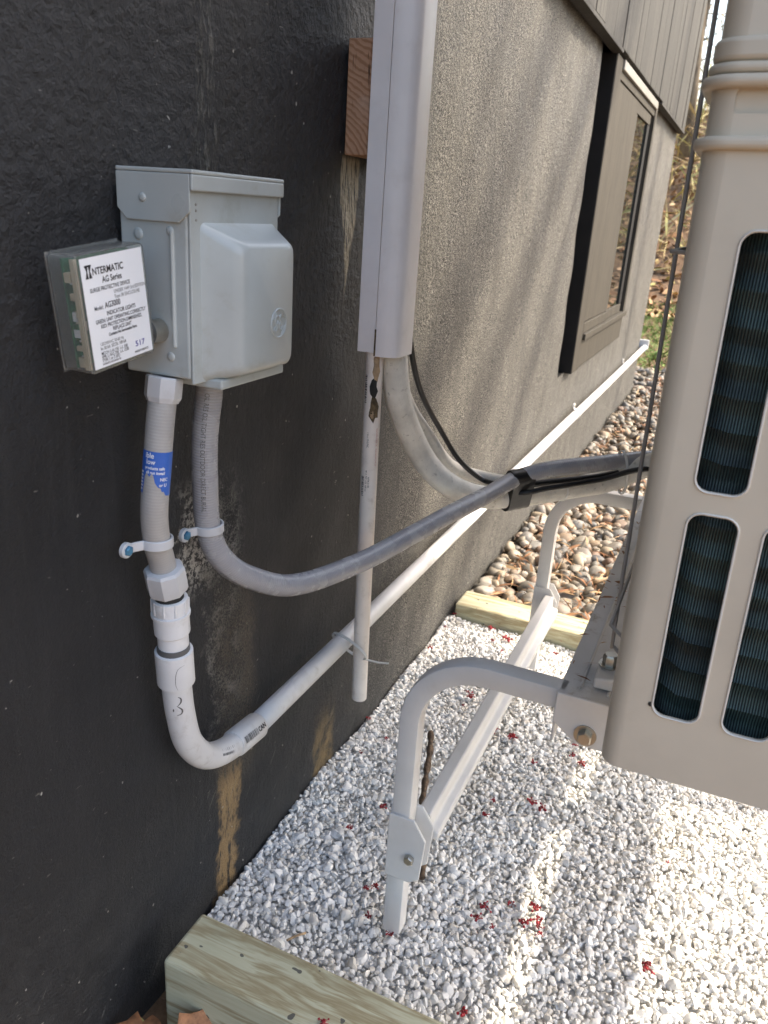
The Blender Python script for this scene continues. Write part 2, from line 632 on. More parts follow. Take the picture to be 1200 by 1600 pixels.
M['ink'] = paint('black_ink', (0.02, 0.02, 0.025), 0.6, 0.0)
M['ink_grey'] = paint('grey_ink', (0.10, 0.10, 0.10), 0.6, 0.0)
M['ink_red'] = paint('red_ink', (0.50, 0.16, 0.12), 0.6, 0.0)
M['ink_blue'] = paint('blue_ink', (0.05, 0.04, 0.30), 0.6, 0.0)
M['board_green'] = paint('circuit_green', (0.03, 0.17, 0.08), 0.4, 0.3, 200)
M['cream'] = paint('cream_plastic', (0.62, 0.54, 0.40), 0.5)
M['ziptie'] = paint('white_nylon', (0.70, 0.70, 0.68), 0.4)
M['mud'] = paint('dried_mud', (0.12, 0.085, 0.045), 0.9, 0.5, 120, 0.9, 200, (0.02, 0.018, 0.015), 0.8, bdist=0.003)
M['twig'] = paint('twig_bark', (0.10, 0.065, 0.04), 0.85, 0.5, 90, 0.8, 180, bdist=0.002)
M['dry_stem'] = paint('dry_stem', (0.40, 0.28, 0.17), 0.8, 0.3, 90)
M['blossom'] = paint('crimson_blossom', (0.25, 0.009, 0.018), 0.6, 0.6, 130, 0.3, 300, (0.09, 0.02, 0.012), 0.8)
M['leaf'] = paint('dead_leaf', (0.30, 0.135, 0.06), 0.7, 0.5, 60, 0.5, 90, (0.10, 0.04, 0.02), 0.6, bdist=0.002)
M['gravel'] = stone_material('white_marble_chips', [(0.70, 0.70, 0.695), (0.81, 0.805, 0.79), (0.76, 0.76, 0.755), (0.85, 0.84, 0.815),
                                                    (0.79, 0.77, 0.725), (0.62, 0.585, 0.53), (0.82, 0.815, 0.80)], 0.85, (0.66, 0.65, 0.63), 0.4, 300, 0.2)
M['river'] = stone_material('river_stones', [(0.15, 0.14, 0.12), (0.27, 0.225, 0.16), (0.105, 0.105, 0.105), (0.34, 0.28, 0.20), (0.24, 0.17, 0.11),
                                             (0.19, 0.185, 0.175), (0.37, 0.335, 0.275), (0.24, 0.165, 0.12)], 0.55, (0.13, 0.12, 0.11), 0.35, 70)
M['litter'] = leafy_material('leaf_litter', [(0.26, 0.13, 0.06), (0.40, 0.24, 0.12), (0.18, 0.09, 0.05), (0.48, 0.33, 0.18), (0.32, 0.17, 0.09), (0.42, 0.36, 0.13)])
M['grass'] = leafy_material('grass_blades', [(0.08, 0.15, 0.03), (0.13, 0.20, 0.045), (0.20, 0.21, 0.07), (0.10, 0.17, 0.035)])
M['brush'] = leafy_material('dry_brush', [(0.42, 0.37, 0.14), (0.45, 0.32, 0.16), (0.26, 0.18, 0.09), (0.38, 0.38, 0.12), (0.52, 0.43, 0.22)])
M['needles'] = leafy_material('needle_debris', [(0.22, 0.10, 0.05), (0.30, 0.16, 0.08), (0.15, 0.07, 0.035), (0.36, 0.24, 0.13)])
M['bark'] = bark_material('tree_bark', (0.10, 0.08, 0.06), (0.22, 0.18, 0.13))
M['bark_pale'] = bark_material('pale_tree_bark', (0.20, 0.16, 0.10), (0.33, 0.27, 0.17))


def ground_mat(name, c1, c2, sc, bump=0.6):
    t = NT(name)
    p = t.pos()
    n = t.noise(p, sc, 6, 0.65)
    m = t.noise(p, sc * 0.13, 3)
    col = t.mix(t.step(n, 0.3, 0.7), c1, c2)
    col = t.mix(t.mul(t.step(m, 0.4, 0.7), 0.4), col, c1)
    return t.done(col, 0.9, t.bump(n, bump, 0.02), 0.15)


M['soil'] = ground_mat('leafy_soil', (0.10, 0.065, 0.04), (0.22, 0.14, 0.085), 24)
M['gravel_bed'] = ground_mat('gravel_fines', (0.66, 0.65, 0.62), (0.78, 0.77, 0.745), 90)
M['river_bed'] = ground_mat('dark_stone_bed', (0.045, 0.035, 0.025), (0.12, 0.085, 0.055), 60)

tg = NT('window_glass')
M['glass'] = tg.done((0.015, 0.018, 0.018), 0.015, None, 1.0, None, IOR=1.7)
tf = NT('frosted_plastic')
M['frost'] = tf.done((0.30, 0.32, 0.29), 0.35, None, 0.5, None)
tc = NT('clear_plastic')
M['clear'] = tc.done((0.95, 0.97, 0.95), 0.05, None, 0.6, None, Transmission_Weight=0.93, IOR=1.46)


def coil_material():
    t = NT('coil_fins')
    p = t.pos()
    x, y, z = t.sep(p)
    w = t.math('SINE', t.mul(x, 2 * math.pi / 0.0021))
    n = t.noise(t.scale(p, (16, 16, 30)), 1.0, 3)
    col = t.mix(t.step(w, -0.6, 0.9), (0.005, 0.010, 0.013), (0.080, 0.135, 0.125))
    col = t.mix(t.mul(t.step(n, 0.35, 0.65), 0.75), col, (0.008, 0.015, 0.019))
    return t.done(col, 0.45, t.bump(w, 0.5, 0.0008), 0.35, 0.0)


M['coil'] = coil_material()

# ------------------------------------------------------------------ terrain
def hgt(x, y):
    s = np.clip((y - 9.5) / 12.0, 0, 1)
    s = s * s * (3 - 2 * s)
    return -0.055 + s * 3.4 + np.clip(y - 21, 0, 40) * 0.06 + 0.10 * np.sin(x * 0.9 + y * 0.5) * s


def grid_mesh(name, xs, ys, fz):
    X, Y = np.meshgrid(xs, ys)
    Z = fz(X, Y)
    V = np.stack([X, Y, Z], -1).reshape(-1, 3)
    nx, ny = len(xs), len(ys)
    i = np.arange(ny - 1)[:, None] * nx + np.arange(nx - 1)[None, :]
    F = np.stack([i, i + 1, i + nx + 1, i + nx], -1).reshape(-1, 4)
    me = bpy.data.meshes.new(name)
    me.from_pydata(V.tolist(), [], F.tolist())
    return me


xs = np.concatenate([np.linspace(-150, -12, 14), np.linspace(-10, 14, 49), np.linspace(17, 150, 14)])
ys = np.concatenate([np.linspace(-60, -3, 12), np.linspace(-2, 26, 57), np.linspace(30, 200, 16)])
g = link('ground', grid_mesh('ground', xs, ys, hgt), M['soil'], None, 180)
g['kind'] = 'structure'

# ------------------------------------------------------------------ house
house = thing('house', 'black stucco house wall with weathered vertical board siding and a side window', 'house', (0, 2.2, 0))
WY0, WY1 = -0.9, 5.06
WL, WR, WB, WT_ = 2.800, 3.905, 0.435, 1.418


def wob(y, z):
    return (0.0032 * np.sin(y * 7.3 + 2.1 * np.sin(z * 3.1)) * np.sin(z * 5.2 + y * 2.0)
            + 0.0018 * np.sin(y * 23 + z * 9) * np.sin(z * 17 - y * 6)
            + 0.0012 * np.sin(y * 41 - z * 33))


def foundation():
    ysv = np.linspace(WY0, WY1, 420)
    zsv = np.linspace(-0.35, 1.50, 130)
    Y, Z = np.meshgrid(ysv, zsv)
    Xx = wob(Y, Z)
    # ridge of thick render along the old crack
    Xx += 0.004 * np.exp(-((Y - 0.728 - 0.006 * np.sin(Z * 40)) / 0.010) ** 2) * (Z > 0.9) * (0.6 + 0.4 * np.sin(Z * 90))
    V = np.stack([Xx, Y, Z], -1).reshape(-1, 3)
    n = len(ysv)
    i = np.arange(len(zsv) - 1)[:, None] * n + np.arange(n - 1)[None, :]
    F = np.stack([i, i + 1, i + n + 1, i + n], -1).reshape(-1, 4)
    cy, cz = V[F].mean(1)[:, 1], V[F].mean(1)[:, 2]
    F = F[~((cy > WL - 0.13) & (cy < WR - 0.03) & (cz > WB + 0.01) & (cz < WT_ + 0.03))].tolist()   # window opening, widened by an added gap that holds a dark shade band
    V = V.tolist()
    o = len(V)
    # return side at the far corner, back and top
    for (xx, yy) in ((0.0, WY1), (-5.0, WY1), (-5.0, WY0), (0.0, WY0)):
        V += [(xx - 0.004, yy, -0.35), (xx - 0.004, yy, 1.50)]
    F += [[o, o + 1, o + 3, o + 2], [o + 2, o + 3, o + 5, o + 4], [o + 4, o + 5, o + 7, o + 6], [o + 1, o + 7, o + 5, o + 3]]
    me = bpy.data.meshes.new('foundation_wall')
    me.from_pydata(V, [], F)
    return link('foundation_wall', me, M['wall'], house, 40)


foundation()
# siding boards, each a board of its own
SB, ST = 1.412, 3.3
y = -0.9
bw = 0.148
while y < WY1 - 0.02:
    w = bw * random.uniform(0.82, 1.12)
    y1 = min(y + w, WY1 + 0.02)
    px = 0.037 + random.uniform(-0.002, 0.002)
    MB().box((0.006, y + 0.0022, SB + 0.012), (px, y1 - 0.0022, ST)).build('siding_board', M['siding'], house, None, 0.0015, 1)
    y = y1
for ya_, yb_ in ((WY0, WL - 0.004), (WR + 0.004, WY1 + 0.012)):
    MB().box((0.0065, ya_, SB), (0.0395, yb_, SB + 0.0115)).build('starter_strip', M['siding'], house, None, 0.001, 1)
MB().box((-5.0, WY0, 1.503), (0.004, WY1 + 0.01, ST)).build('upper_wall', M['black'], house)
MB().box((0.0045, WY0, SB + 0.004), (0.0055, WY1 + 0.012, SB + 0.065)).build('backing_strip', M['black'], house)
MB().box((-5.4, WY0 - 0.4, ST + 0.002), (0.45, WY1 + 0.4, ST + 0.14)).build('roof_edge', M['black'], house, None, 0.01)
MB().box((-0.12, WY1 + 0.002, 0.50), (-0.012, WY1 + 0.05, 1.49)).build('corner_board', M['black'], house, None, 0.003)

# window assembly stands a little proud of the wall
win = MB()
window = MB().box((-0.02, WL + 0.004, WB + 0.004), (0.006, WR - 0.004, WT_)).build('window', M['black'], house)
xf = 0.024


def wpart(name, a, b, mat, bev=0.002):
    return MB().box(a, b).build(name, mat, window, None, bev, 2)


wpart('jamb_shade_board', (-0.14, WL - 0.006, WB), (0.0225, WL - 0.0005, WT_ - 0.003), M['black'])  # black board painted as the unlit side of the jamb
wpart('added_gap_lining', (-0.16, WL - 0.17, WB - 0.03), (-0.145, WR, WT_ + 0.08), M['black'])  # black lining keeps the added gap dark
wpart('reveal_sill', (-0.145, WL - 0.17, WB - 0.02), (-0.006, WL - 0.007, WB + 0.001), M['black'])
wpart('jamb', (0.0062, WL, WB), (xf, WL + 0.105, WT_ - 0.003), M['window_wood'])
wpart('jamb', (0.0062, WR - 0.05, WB + 0.106), (xf + 0.002, WR, WT_ - 0.003), M['window_wood'])
wpart('head_trim', (0.0062, WL + 0.107, WT_ - 0.032), (xf + 0.007, WR - 0.052, WT_ - 0.004), M['pale_trim'])
wpart('head_trim', (0.0062, WL + 0.107, WT_ - 0.058), (xf - 0.002, WR - 0.052, WT_ - 0.034), M['window_wood'])
wpart('blank_panel', (0.0062, WL + 0.109, WB + 0.165), (xf - 0.006, 3.40, WT_ - 0.060), M['window_wood'])
wpart('sash_rail', (0.0062, 3.402, WT_ - 0.098), (xf - 0.007, 3.80, WT_ - 0.060), M['window_wood'])
wpart('sash_rail', (0.0062, 3.402, WB + 0.128), (xf - 0.007, 3.80, WB + 0.165), M['window_wood'])
wpart('sash_stile', (0.0062, 3.402, WB + 0.167), (xf - 0.007, 3.425, WT_ - 0.10), M['window_wood'])
wpart('sash_stile', (0.0062, 3.735, WB + 0.167), (xf - 0.007, 3.80, WT_ - 0.10), M['black'])
wpart('glass_pane', (0.0064, 3.4255, WB + 0.168), (0.0105, 3.7345, WT_ - 0.101), M['glass'], 0)
wpart('sill', (0.0062, WL + 0.107, WB + 0.104), (xf + 0.010, WR + 0.02, WB + 0.126), M['window_wood'])
wpart('apron', (0.0062, WL + 0.107, WB + 0.004), (xf - 0.003, WR - 0.002, WB + 0.1035), M['window_wood'])
wpart('sill_rail', (0.0062, WL + 0.109, WB + 0.128), (xf, 3.40, WB + 0.163), M['window_wood'])

# ------------------------------------------------------------------ stone beds
bm = bmesh.new()
bmesh.ops.create_icosphere(bm, subdivisions=2, radius=1.0)
ICO_V = np.array([v.co[:] for v in bm.verts])
ICO_F = np.array([[v.index for v in f.verts] for f in bm.faces])
bm.free()


def stone_shapes(n, cuts, squash, seed):
    r = np.random.default_rng(seed)
    out = []
    for _ in range(n):
        v = ICO_V.copy()
        for _ in range(cuts):
            d = r.normal(size=3)
            d /= np.linalg.norm(d)
            h = r.uniform(0.48, 0.84)
            q = v @ d
            k = np.clip(q - h, 0, None)
            v = v - 0.92 * k[:, None] * d
        sc = np.array([1.0, r.uniform(0.62, 0.98), r.uniform(*squash)])
        v = v * sc
        v *= 1 + r.normal(0, 0.025, size=(len(v), 1))
        out.append(v / np.abs(v).max())
    return out


def rand_rot(n, r, tilt=0.6):
    a = r.uniform(0, 2 * math.pi, n)
    b = r.normal(0, tilt, n)
    c = r.normal(0, tilt, n)
    out = np.zeros((n, 3, 3))
    ca, sa, cb, sb, cc, sc = np.cos(a), np.sin(a), np.cos(b), np.sin(b), np.cos(c), np.sin(c)
    Z = np.zeros((n, 3, 3)); Z[:, 0, 0] = ca; Z[:, 0, 1] = -sa; Z[:, 1, 0] = sa; Z[:, 1, 1] = ca; Z[:, 2, 2] = 1
    X = np.zeros((n, 3, 3)); X[:, 0, 0] = 1; X[:, 1, 1] = cb; X[:, 1, 2] = -sb; X[:, 2, 1] = sb; X[:, 2, 2] = cb
    Yy = np.zeros((n, 3, 3)); Yy[:, 1, 1] = 1; Yy[:, 0, 0] = cc; Yy[:, 0, 2] = sc; Yy[:, 2, 0] = -sc; Yy[:, 2, 2] = cc
    return X @ Yy @ Z


def bulk_mesh(name, V, F, tint, smooth=True, sharp=0):
    me = bpy.data.meshes.new(name)
    me.vertices.add(len(V))
    me.vertices.foreach_set('co', V.astype(np.float32).ravel())
    k = F.shape[1]
    me.loops.add(F.size)
    me.loops.foreach_set('vertex_index', F.astype(np.int32).ravel())
    me.polygons.add(len(F))
    me.polygons.foreach_set('loop_start', np.arange(len(F), dtype=np.int32) * k)
    me.polygons.foreach_set('loop_total', np.full(len(F), k, dtype=np.int32))
    me.polygons.foreach_set('use_smooth', np.full(len(F), smooth, dtype=bool))
    if tint is not None:
        at = me.attributes.new('tint', 'FLOAT', 'POINT')
        at.data.foreach_set('value', tint.astype(np.float32))
    me.update(calc_edges=True)
    if sharp:
        me.set_sharp_from_angle(angle=R(sharp))
    return me


def stone_bed(parent, P, S, mat, shapes, r, tilt, keep_idx, stuffname, smooth=True, sharp=0):
    """P positions, S radii; keep_idx built one by one, the rest as one mass"""
    n = len(P)
    Rm = rand_rot(n, r, tilt)
    which = r.integers(0, len(shapes), n)
    tint = r.random(n)
    mask = np.ones(n, bool)
    mask[keep_idx] = False
    Vs, Fs, Ts = [], [], []
    off = 0
    for k, sh in enumerate(shapes):
        ii = np.where(mask & (which == k))[0]
        if not len(ii):
            continue
        v = np.einsum('nij,vj->nvi', Rm[ii], sh) * S[ii][:, None, None] + P[ii][:, None, :]
        Vs.append(v.reshape(-1, 3))
        f = ICO_F[None] + (np.arange(len(ii)) * len(sh))[:, None, None] + off
        Fs.append(f.reshape(-1, 3))
        Ts.append(np.repeat(tint[ii], len(sh)))
        off += len(ii) * len(sh)
    me = bulk_mesh(stuffname, np.concatenate(Vs), np.concatenate(Fs), np.concatenate(Ts), smooth, sharp)
    o = link(stuffname, me, mat, parent)
    o['kind'] = 'stuff'
    base = []
    for k, sh in enumerate(shapes):
        b = bulk_mesh('stone', sh, ICO_F, np.full(len(sh), (k * 0.37) % 1.0), smooth, sharp)
        b.materials.append(mat)
        base.append(b)
    for i in keep_idx:
        so = bpy.data.objects.new('stone', base[which[i]])
        COL.objects.link(so)
        so.parent = parent
        m = Matrix(Rm[i].tolist()).to_4x4()
        m = Matrix.Translation(P[i].tolist()) @ m @ Matrix.Scale(float(S[i]), 4)
        so.matrix_parent_inverse = parent_inv(parent)
        so.matrix_basis = m


CAMP = np.array([0.52, 0, 0.93])


def to_pix(P):
    v = (P - CAMP) @ MX
    return 600 + 1250 * v[:, 0] / v[:, 2], 800 + 1250 * v[:, 1] / v[:, 2], v[:, 2]


def biggest(P, S, n):
    u, v, d = to_pix(P)
    ok = (d > 0.1) & (u > 5) & (u < 1195) & (v > 5) & (v < 1595)
    score = np.where(ok, S / np.maximum(d, 0.1), 0)
    return np.argsort(-score)[:n]


# white chips between the two timbers
gx0, gx1, gy0, gy1 = 0.004, 1.34, 0.630, 1.704


def gz(x, y):
    return -0.012 + 0.006 * np.sin(x * 9 + 1.3) * np.sin(y * 8) + 0.004 * np.sin(x * 23 - y * 17)


gb = link('gravel_bed', grid_mesh('gravel_bed', np.linspace(0.0, 1.36, 50), np.linspace(gy0 - 0.004, gy1 + 0.004, 40), lambda x, y: gz(x, y) - 0.004),
          M['gravel_bed'], None, 180)
gb['kind'] = 'structure'
r2 = np.random.default_rng(11)
cells = []
for xa, xb_, pitch, sm in ((gx0, 0.86, 0.0065, 0.0046), (0.86, gx1, 0.0105, 0.0070)):
    X, Y = np.meshgrid(np.arange(xa, xb_, pitch), np.arange(gy0, gy1, pitch))
    X = X.ravel() + r2.uniform(-0.5, 0.5, X.size) * pitch
    Y = Y.ravel() + r2.uniform(-0.5, 0.5, Y.size) * pitch
    cells.append(np.stack([X, Y, np.clip(r2.lognormal(math.log(sm), 0.33, X.size), 0.0028, 0.0110)], -1))
X, Y, S = np.concatenate(cells).T
X = np.maximum(X, S * 0.9 + 0.002)
Y = np.clip(Y, gy0 + S * 0.6, gy1 - S * 0.6)
Z = gz(X, Y) + r2.uniform(-0.0015, 0.0032, X.size) + 0.002
P = np.stack([X, Y, Z], -1)
stone_bed(gb, P, S, M['gravel'], stone_shapes(14, 11, (0.55, 0.85), 3), r2, 0.7, biggest(P, S, 300), 'gravel', True, 27)

# river stones beyond the far timber
rb = link('river_stone_bed', grid_mesh('river_stone_bed', np.linspace(0.0, 2.6, 40), np.linspace(1.805, 5.95, 60), lambda x, y: -0.022 + 0.01 * np.sin(x * 7) * np.sin(y * 6)),
          M['river_bed'], None, 180)
rb['kind'] = 'structure'
rs = []
for (y0, y1, x1, pt) in ((1.80, 3.2, 1.3, 0.030), (3.2, 5.0, 1.5, 0.036), (5.0, 5.9, 1.6, 0.042)):
    for layer in range(2):
        a, b = np.meshgrid(np.arange(0.015 if y1 < 5.01 else -1.2, x1, pt), np.arange(y0, y1, pt))
        a = a.ravel() + r2.uniform(-0.5, 0.5, a.size) * pt
        b = b.ravel() + r2.uniform(-0.5, 0.5, b.size) * pt
        s = np.clip(r2.lognormal(math.log(0.0190 if y0 < 2.5 else 0.0165), 0.34, a.size), 0.008, 0.040)
        keep = r2.random(a.size) < (1.0 if layer == 0 else 0.35)
        z = -0.018 + 0.014 * layer + r2.uniform(-0.004, 0.012, a.size)
        rs.append(np.stack([a, b, z, s], -1)[keep])
rs = np.concatenate(rs)
inside = (rs[:, 1] < WY1 + 0.03)
rs[inside, 0] = np.maximum(rs[inside, 0], rs[inside, 3] * 0.95 + 0.004)
rs[:, 1] = np.maximum(rs[:, 1], 1.806 + rs[:, 3] * 0.8)
stone_bed(rb, rs[:, :3], rs[:, 3], M['river'], stone_shapes(14, 4, (0.42, 0.75), 5), r2, 0.35, biggest(rs[:, :3], rs[:, 3], 300), 'river_stones')


def scatter_quads(name, P, size, mat, r, aspect=(0.3, 0.9), tilt=0.6, curl=0.3, kind='stuff', parent=None):
    """small bent leaf faces"""
    n = len(P)
    base = np.array([[-1, 0, 0.0], [-0.3, -0.5, curl * 0.3], [0.35, -0.45, curl * 0.3], [1, 0, 0.15], [0.35, 0.45, curl * 0.4], [-0.3, 0.5, curl * 0.4]])
    F = np.array([[0, 1, 5], [1, 2, 4], [1, 4, 5], [2, 3, 4]])
    Rm = rand_rot(n, r, tilt)
    asp = r.uniform(*aspect, n)
    B = np.repeat(base[None], n, 0)
    B[:, :, 1] *= asp[:, None]
    v = np.einsum('nij,nvj->nvi', Rm, B) * size[:, None, None] + P[:, None, :]
    f = (F[None] + (np.arange(n) * 6)[:, None, None]).reshape(-1, 3)
    me = bulk_mesh(name, v.reshape(-1, 3), f, np.repeat(r.random(n), 6))
    o = link(name, me, mat, parent)
    if kind:
        o['kind'] = kind
    return o


# pine needles and leaf scraps among the river stones
n = 5200
P = np.stack([r2.uniform(0.05, 1.8, n), 1.83 + 3.6 * r2.random(n) ** 1.3, r2.uniform(0.004, 0.020, n)], -1)
tag(scatter_quads('leaf_scraps', P, r2.uniform(0.012, 0.030, n), M['needles'], r2, (0.06, 0.35), 0.35, 0.5),
    'brown leaf scraps and needles strewn over the river stones', 'leaf litter')

# grass strip and leaf-covered slope
n = 26000
P = np.stack([r2.uniform(-4, 4, n), r2.uniform(5.75, 10.8, n), np.zeros(n)], -1)
P[:, 2] = hgt(P[:, 0], P[:, 1]) + 0.02
o = scatter_quads('grass', P, r2.uniform(0.03, 0.07, n), M['grass'], r2, (0.1, 0.22), 1.2, 0.3)
tag(o, 'short green lawn beyond the corner of the house', 'grass')
n = 26000
P = np.stack([r2.uniform(-9, 9, n), 9.6 + 18.4 * r2.random(n) ** 1.1, np.zeros(n)], -1)
P[:, 2] = hgt(P[:, 0], P[:, 1]) + r2.uniform(0, 0.05, n)
o = scatter_quads('fallen_leaves', P, r2.uniform(0.04, 0.10, n), M['litter'], r2, (0.5, 1.0), 0.55, 0.6)
tag(o, 'brown fallen leaves covering the wooded slope', 'leaf litter')
n = 9000
P = np.stack([r2.uniform(-7, 7, n), r2.uniform(12, 24, n), np.zeros(n)], -1)
P[:, 2] = hgt(P[:, 0], P[:, 1]) + r2.uniform(0.05, 1.0, n) ** 1.5
o = scatter_quads('brush', P, r2.uniform(0.10, 0.38, n), M['brush'], r2, (0.03, 0.12), 1.0, 0.3)
tag(o, 'dry yellow and tan undergrowth on the slope', 'undergrowth')
n = 9000
P = np.stack([r2.uniform(-10, 9, n), r2.uniform(19, 34, n), r2.uniform(3.2, 12.5, n)], -1)
o = scatter_quads('distant_twigs', P, r2.uniform(0.10, 0.34, n), M['brush'], r2, (0.05, 0.22), 1.4, 0.3)
tag(o, 'yellow-green mass of fine twigs in the woods at the top right', 'twigs')


# ------------------------------------------------------------------ trees
def branch(mb, p0, p1, r0, r1, n=7, bend=0.06, rr=random):
    p0, p1 = Vector(p0), Vector(p1)
    L = (p1 - p0).length
    pts = [p0]
    for k in (0.33, 0.66):
        q = p0.lerp(p1, k) + Vector([rr.uniform(-1, 1) * bend * L for _ in range(3)])
        pts.append(q)
    pts.append(p1)
    path = cr_spline(pts, L / 9)
    m = len(path)
    mb.tube(path, 1.0, n, scale=[r0 + (r1 - r0) * i / (m - 1) for i in range(m)])
    return path


def bare_tree(x, y, h, r, label, mat, seed, group=None):
    rr = random.Random(seed)
    z0 = float(hgt(np.array(x), np.array(y))) - 0.1
    t = thing('bare_tree', label, 'tree', (x, y, z0), group)
    mb = MB()
    top = (x + rr.uniform(-0.5, 0.5), y + rr.uniform(-0.5, 0.5), z0 + h)
    path = branch(mb, (x, y, z0), top, r, r * 0.25, 9, 0.02, rr)
    mb.build('trunk', mat, t, 180)
    cb = MB()
    for k in range(16):
        q = path[int(len(path) * rr.uniform(0.25, 0.98)) - 1]
        a = rr.uniform(0, 2 * math.pi)
        L = rr.uniform(0.7, 1.9)
        e = q + Vector((math.cos(a) * L, math.sin(a) * L, rr.uniform(0.1, 0.9)))
        bp = branch(cb, q, e, r * 0.22, r * 0.05, 5, 0.1, rr)
        for _ in range(4):
            q2 = bp[rr.randint(2, len(bp) - 1)]
            e2 = q2 + Vector((rr.uniform(-0.6, 0.6), rr.uniform(-0.6, 0.6), rr.uniform(0, 0.6)))
            branch(cb, q2, e2, r * 0.09, r * 0.03, 4, 0.1, rr)
    cb.build('crown', mat, t, 180)
    return t


tree_spots = [(-0.98, 16.5, 11, 0.13), (-1.9, 21, 13, 0.14), (-0.75, 24, 12, 0.10), (-2.6, 25, 14, 0.16), (-1.35, 19.0, 9, 0.055),
              (0.4, 20, 12, 0.13), (1.6, 17, 12, 0.12), (2.8, 22, 13, 0.15), (-4.2, 20, 12, 0.14), (0.9, 26, 13, 0.12), (4.6, 19, 12, 0.13), (-3.4, 15, 10, 0.10)]
for i, (x, y, h, r) in enumerate(tree_spots):
    bare_tree(x, y, h, r, 'bare tree trunk in the woods on the slope beyond the house', M['bark_pale' if i % 2 else 'bark'], 40 + i, 'bare trees on the wooded slope')


# tall tree standing in the yard to the right, its limbs throw the slanting shadows on the wall
def sunpt(y, z, t):
    return Vector((0, y, z)) + Vector((1.0, 0.71, 1.16)) * t


yt = thing('yard_tree', 'tall bare tree in the yard whose limbs shade the wall', 'tree', (5.9, 5.1, -0.06))
mb = MB()
branch(mb, (5.9, 5.1, -0.06), (5.7, 5.2, 6.2), 0.17, 0.11, 10, 0.01)
mb.build('trunk', M['bark'], yt, 180)
cb = MB()
fork = Vector((5.7, 5.2, 6.15))
for (ya, za, yb, zb, t, r0, r1) in ((1.70, 0.42, 3.05, 1.75, 5.6, 0.075, 0.055), (1.38, 0.55, 2.55, 1.85, 5.9, 0.085, 0.065),
                                    (2.15, 0.35, 2.75, 1.2, 6.4, 0.045, 0.035), (1.55, 0.95, 2.0, 2.2, 6.2, 0.025, 0.02)):
    a, b = sunpt(ya, za, t), sunpt(yb, zb, t)
    branch(cb, fork, a, r0 * 1.25, r0, 7, 0.02)
    branch(cb, a, b, r0, r1, 7, 0.015)
    c = b + (b - a) * 0.8 + Vector((0.3, 0.2, 0.5))
    branch(cb, b, c, r1, 0.012, 6, 0.04)
    for _ in range(7):
        q = a.lerp(b, random.random())
        e = q + Vector((random.uniform(-0.5, 0.5), random.uniform(-0.2, 0.5), random.uniform(0.2, 0.7)))
        branch(cb, q, e, 0.012, 0.005, 5, 0.08)
cb.build('crown', M['bark'], yt, 180)
yt2 = thing('yard_tree', 'slender bare tree in the yard shading the far end of the wall', 'tree', (7.2, 9.5, -0.06))
mb = MB()
branch(mb, (7.2, 9.5, -0.06), (7.1, 9.45, 10.8), 0.075, 0.03, 8, 0.004)
mb.build('trunk', M['bark'], yt2, 180)
cb = MB()
for _ in range(14):
    zz = random.uniform(5.5, 10.6)
    a = random.uniform(0, 6.28)
    branch(cb, (7.13, 9.47, zz), (7.13 + math.cos(a) * 1.1, 9.47 + math.sin(a) * 1.1, zz + random.uniform(0.2, 0.8)), 0.014, 0.004, 5, 0.08)
cb.build('crown', M['bark'], yt2, 180)

# ------------------------------------------------------------------ timbers
o = MB().box((0.05, 0.548, -0.02), (1.36, 0.625, 0.090)).build('edging_timber', M['timber'], None, None, 0.004, 2)
tag(o, 'pale green treated timber along the near edge of the white gravel', 'timber')
o = MB().box((0.016, 1.710, -0.06), (1.36, 1.800, 0.030)).build('edging_timber', M['timber'], None, None, 0.005, 2)
tag(o, 'low treated timber between the white gravel and the brown river stones', 'timber')

# ------------------------------------------------------------------ equipment stand
st = thing('equipment_stand', 'white bent-tube metal stand with bolted rails under the beige outdoor unit', 'stand', (0.25, 0.79, 0))
H = 0.013


def stand_frame(yc, mirror=False, drop=0.0):
    pts = [(0.2475, 0.004), (0.2475, 0.345)]
    for k in range(1, 12):
        a = math.pi - k / 12 * math.pi / 2
        pts.append((0.2475 + 0.0905 + 0.0905 * math.cos(a), 0.345 + 0.0905 * math.sin(a)))
    pts += [(0.338, 0.4355), (0.425, 0.4355)]
    if mirror:
        pts = [(1.32 - x, z) for x, z in pts]
    pts = [(x, z - drop if z > 0.1 else z) for x, z in pts]
    path = [Vector((x, yc, z)) for x, z in pts]
    sq = []
    for (cx, cy, a0) in ((H - 0.003, H - 0.003, 0), (-H + 0.003, H - 0.003, 90), (-H + 0.003, -H + 0.003, 180), (H - 0.003, -H + 0.003, 270)):
        for k in range(3):
            a = R(a0 + k * 45)
            sq.append((cx + 0.003 * math.cos(a), cy + 0.003 * math.sin(a)))
    MB().sweep(path, sq, up=(0, 1, 0)).build('leg', M['stand'], st, 35)


def bolt(name, p, axis, r=0.0075, h=0.006, parent=None, washer=True, mat='steel'):
    p = Vector(p)
    ax = Vector(axis).normalized()
    b = MB()
    if washer:
        b.lathe(p, p + ax, [(0, r * 1.45), (0.0016, r * 1.45)], 20)
    b.lathe(p + ax * 0.0015, p + ax, [(0, r), (h * 0.8, r), (h, r * 0.82)], 6)
    return b.build(name, M[mat], parent, 30)


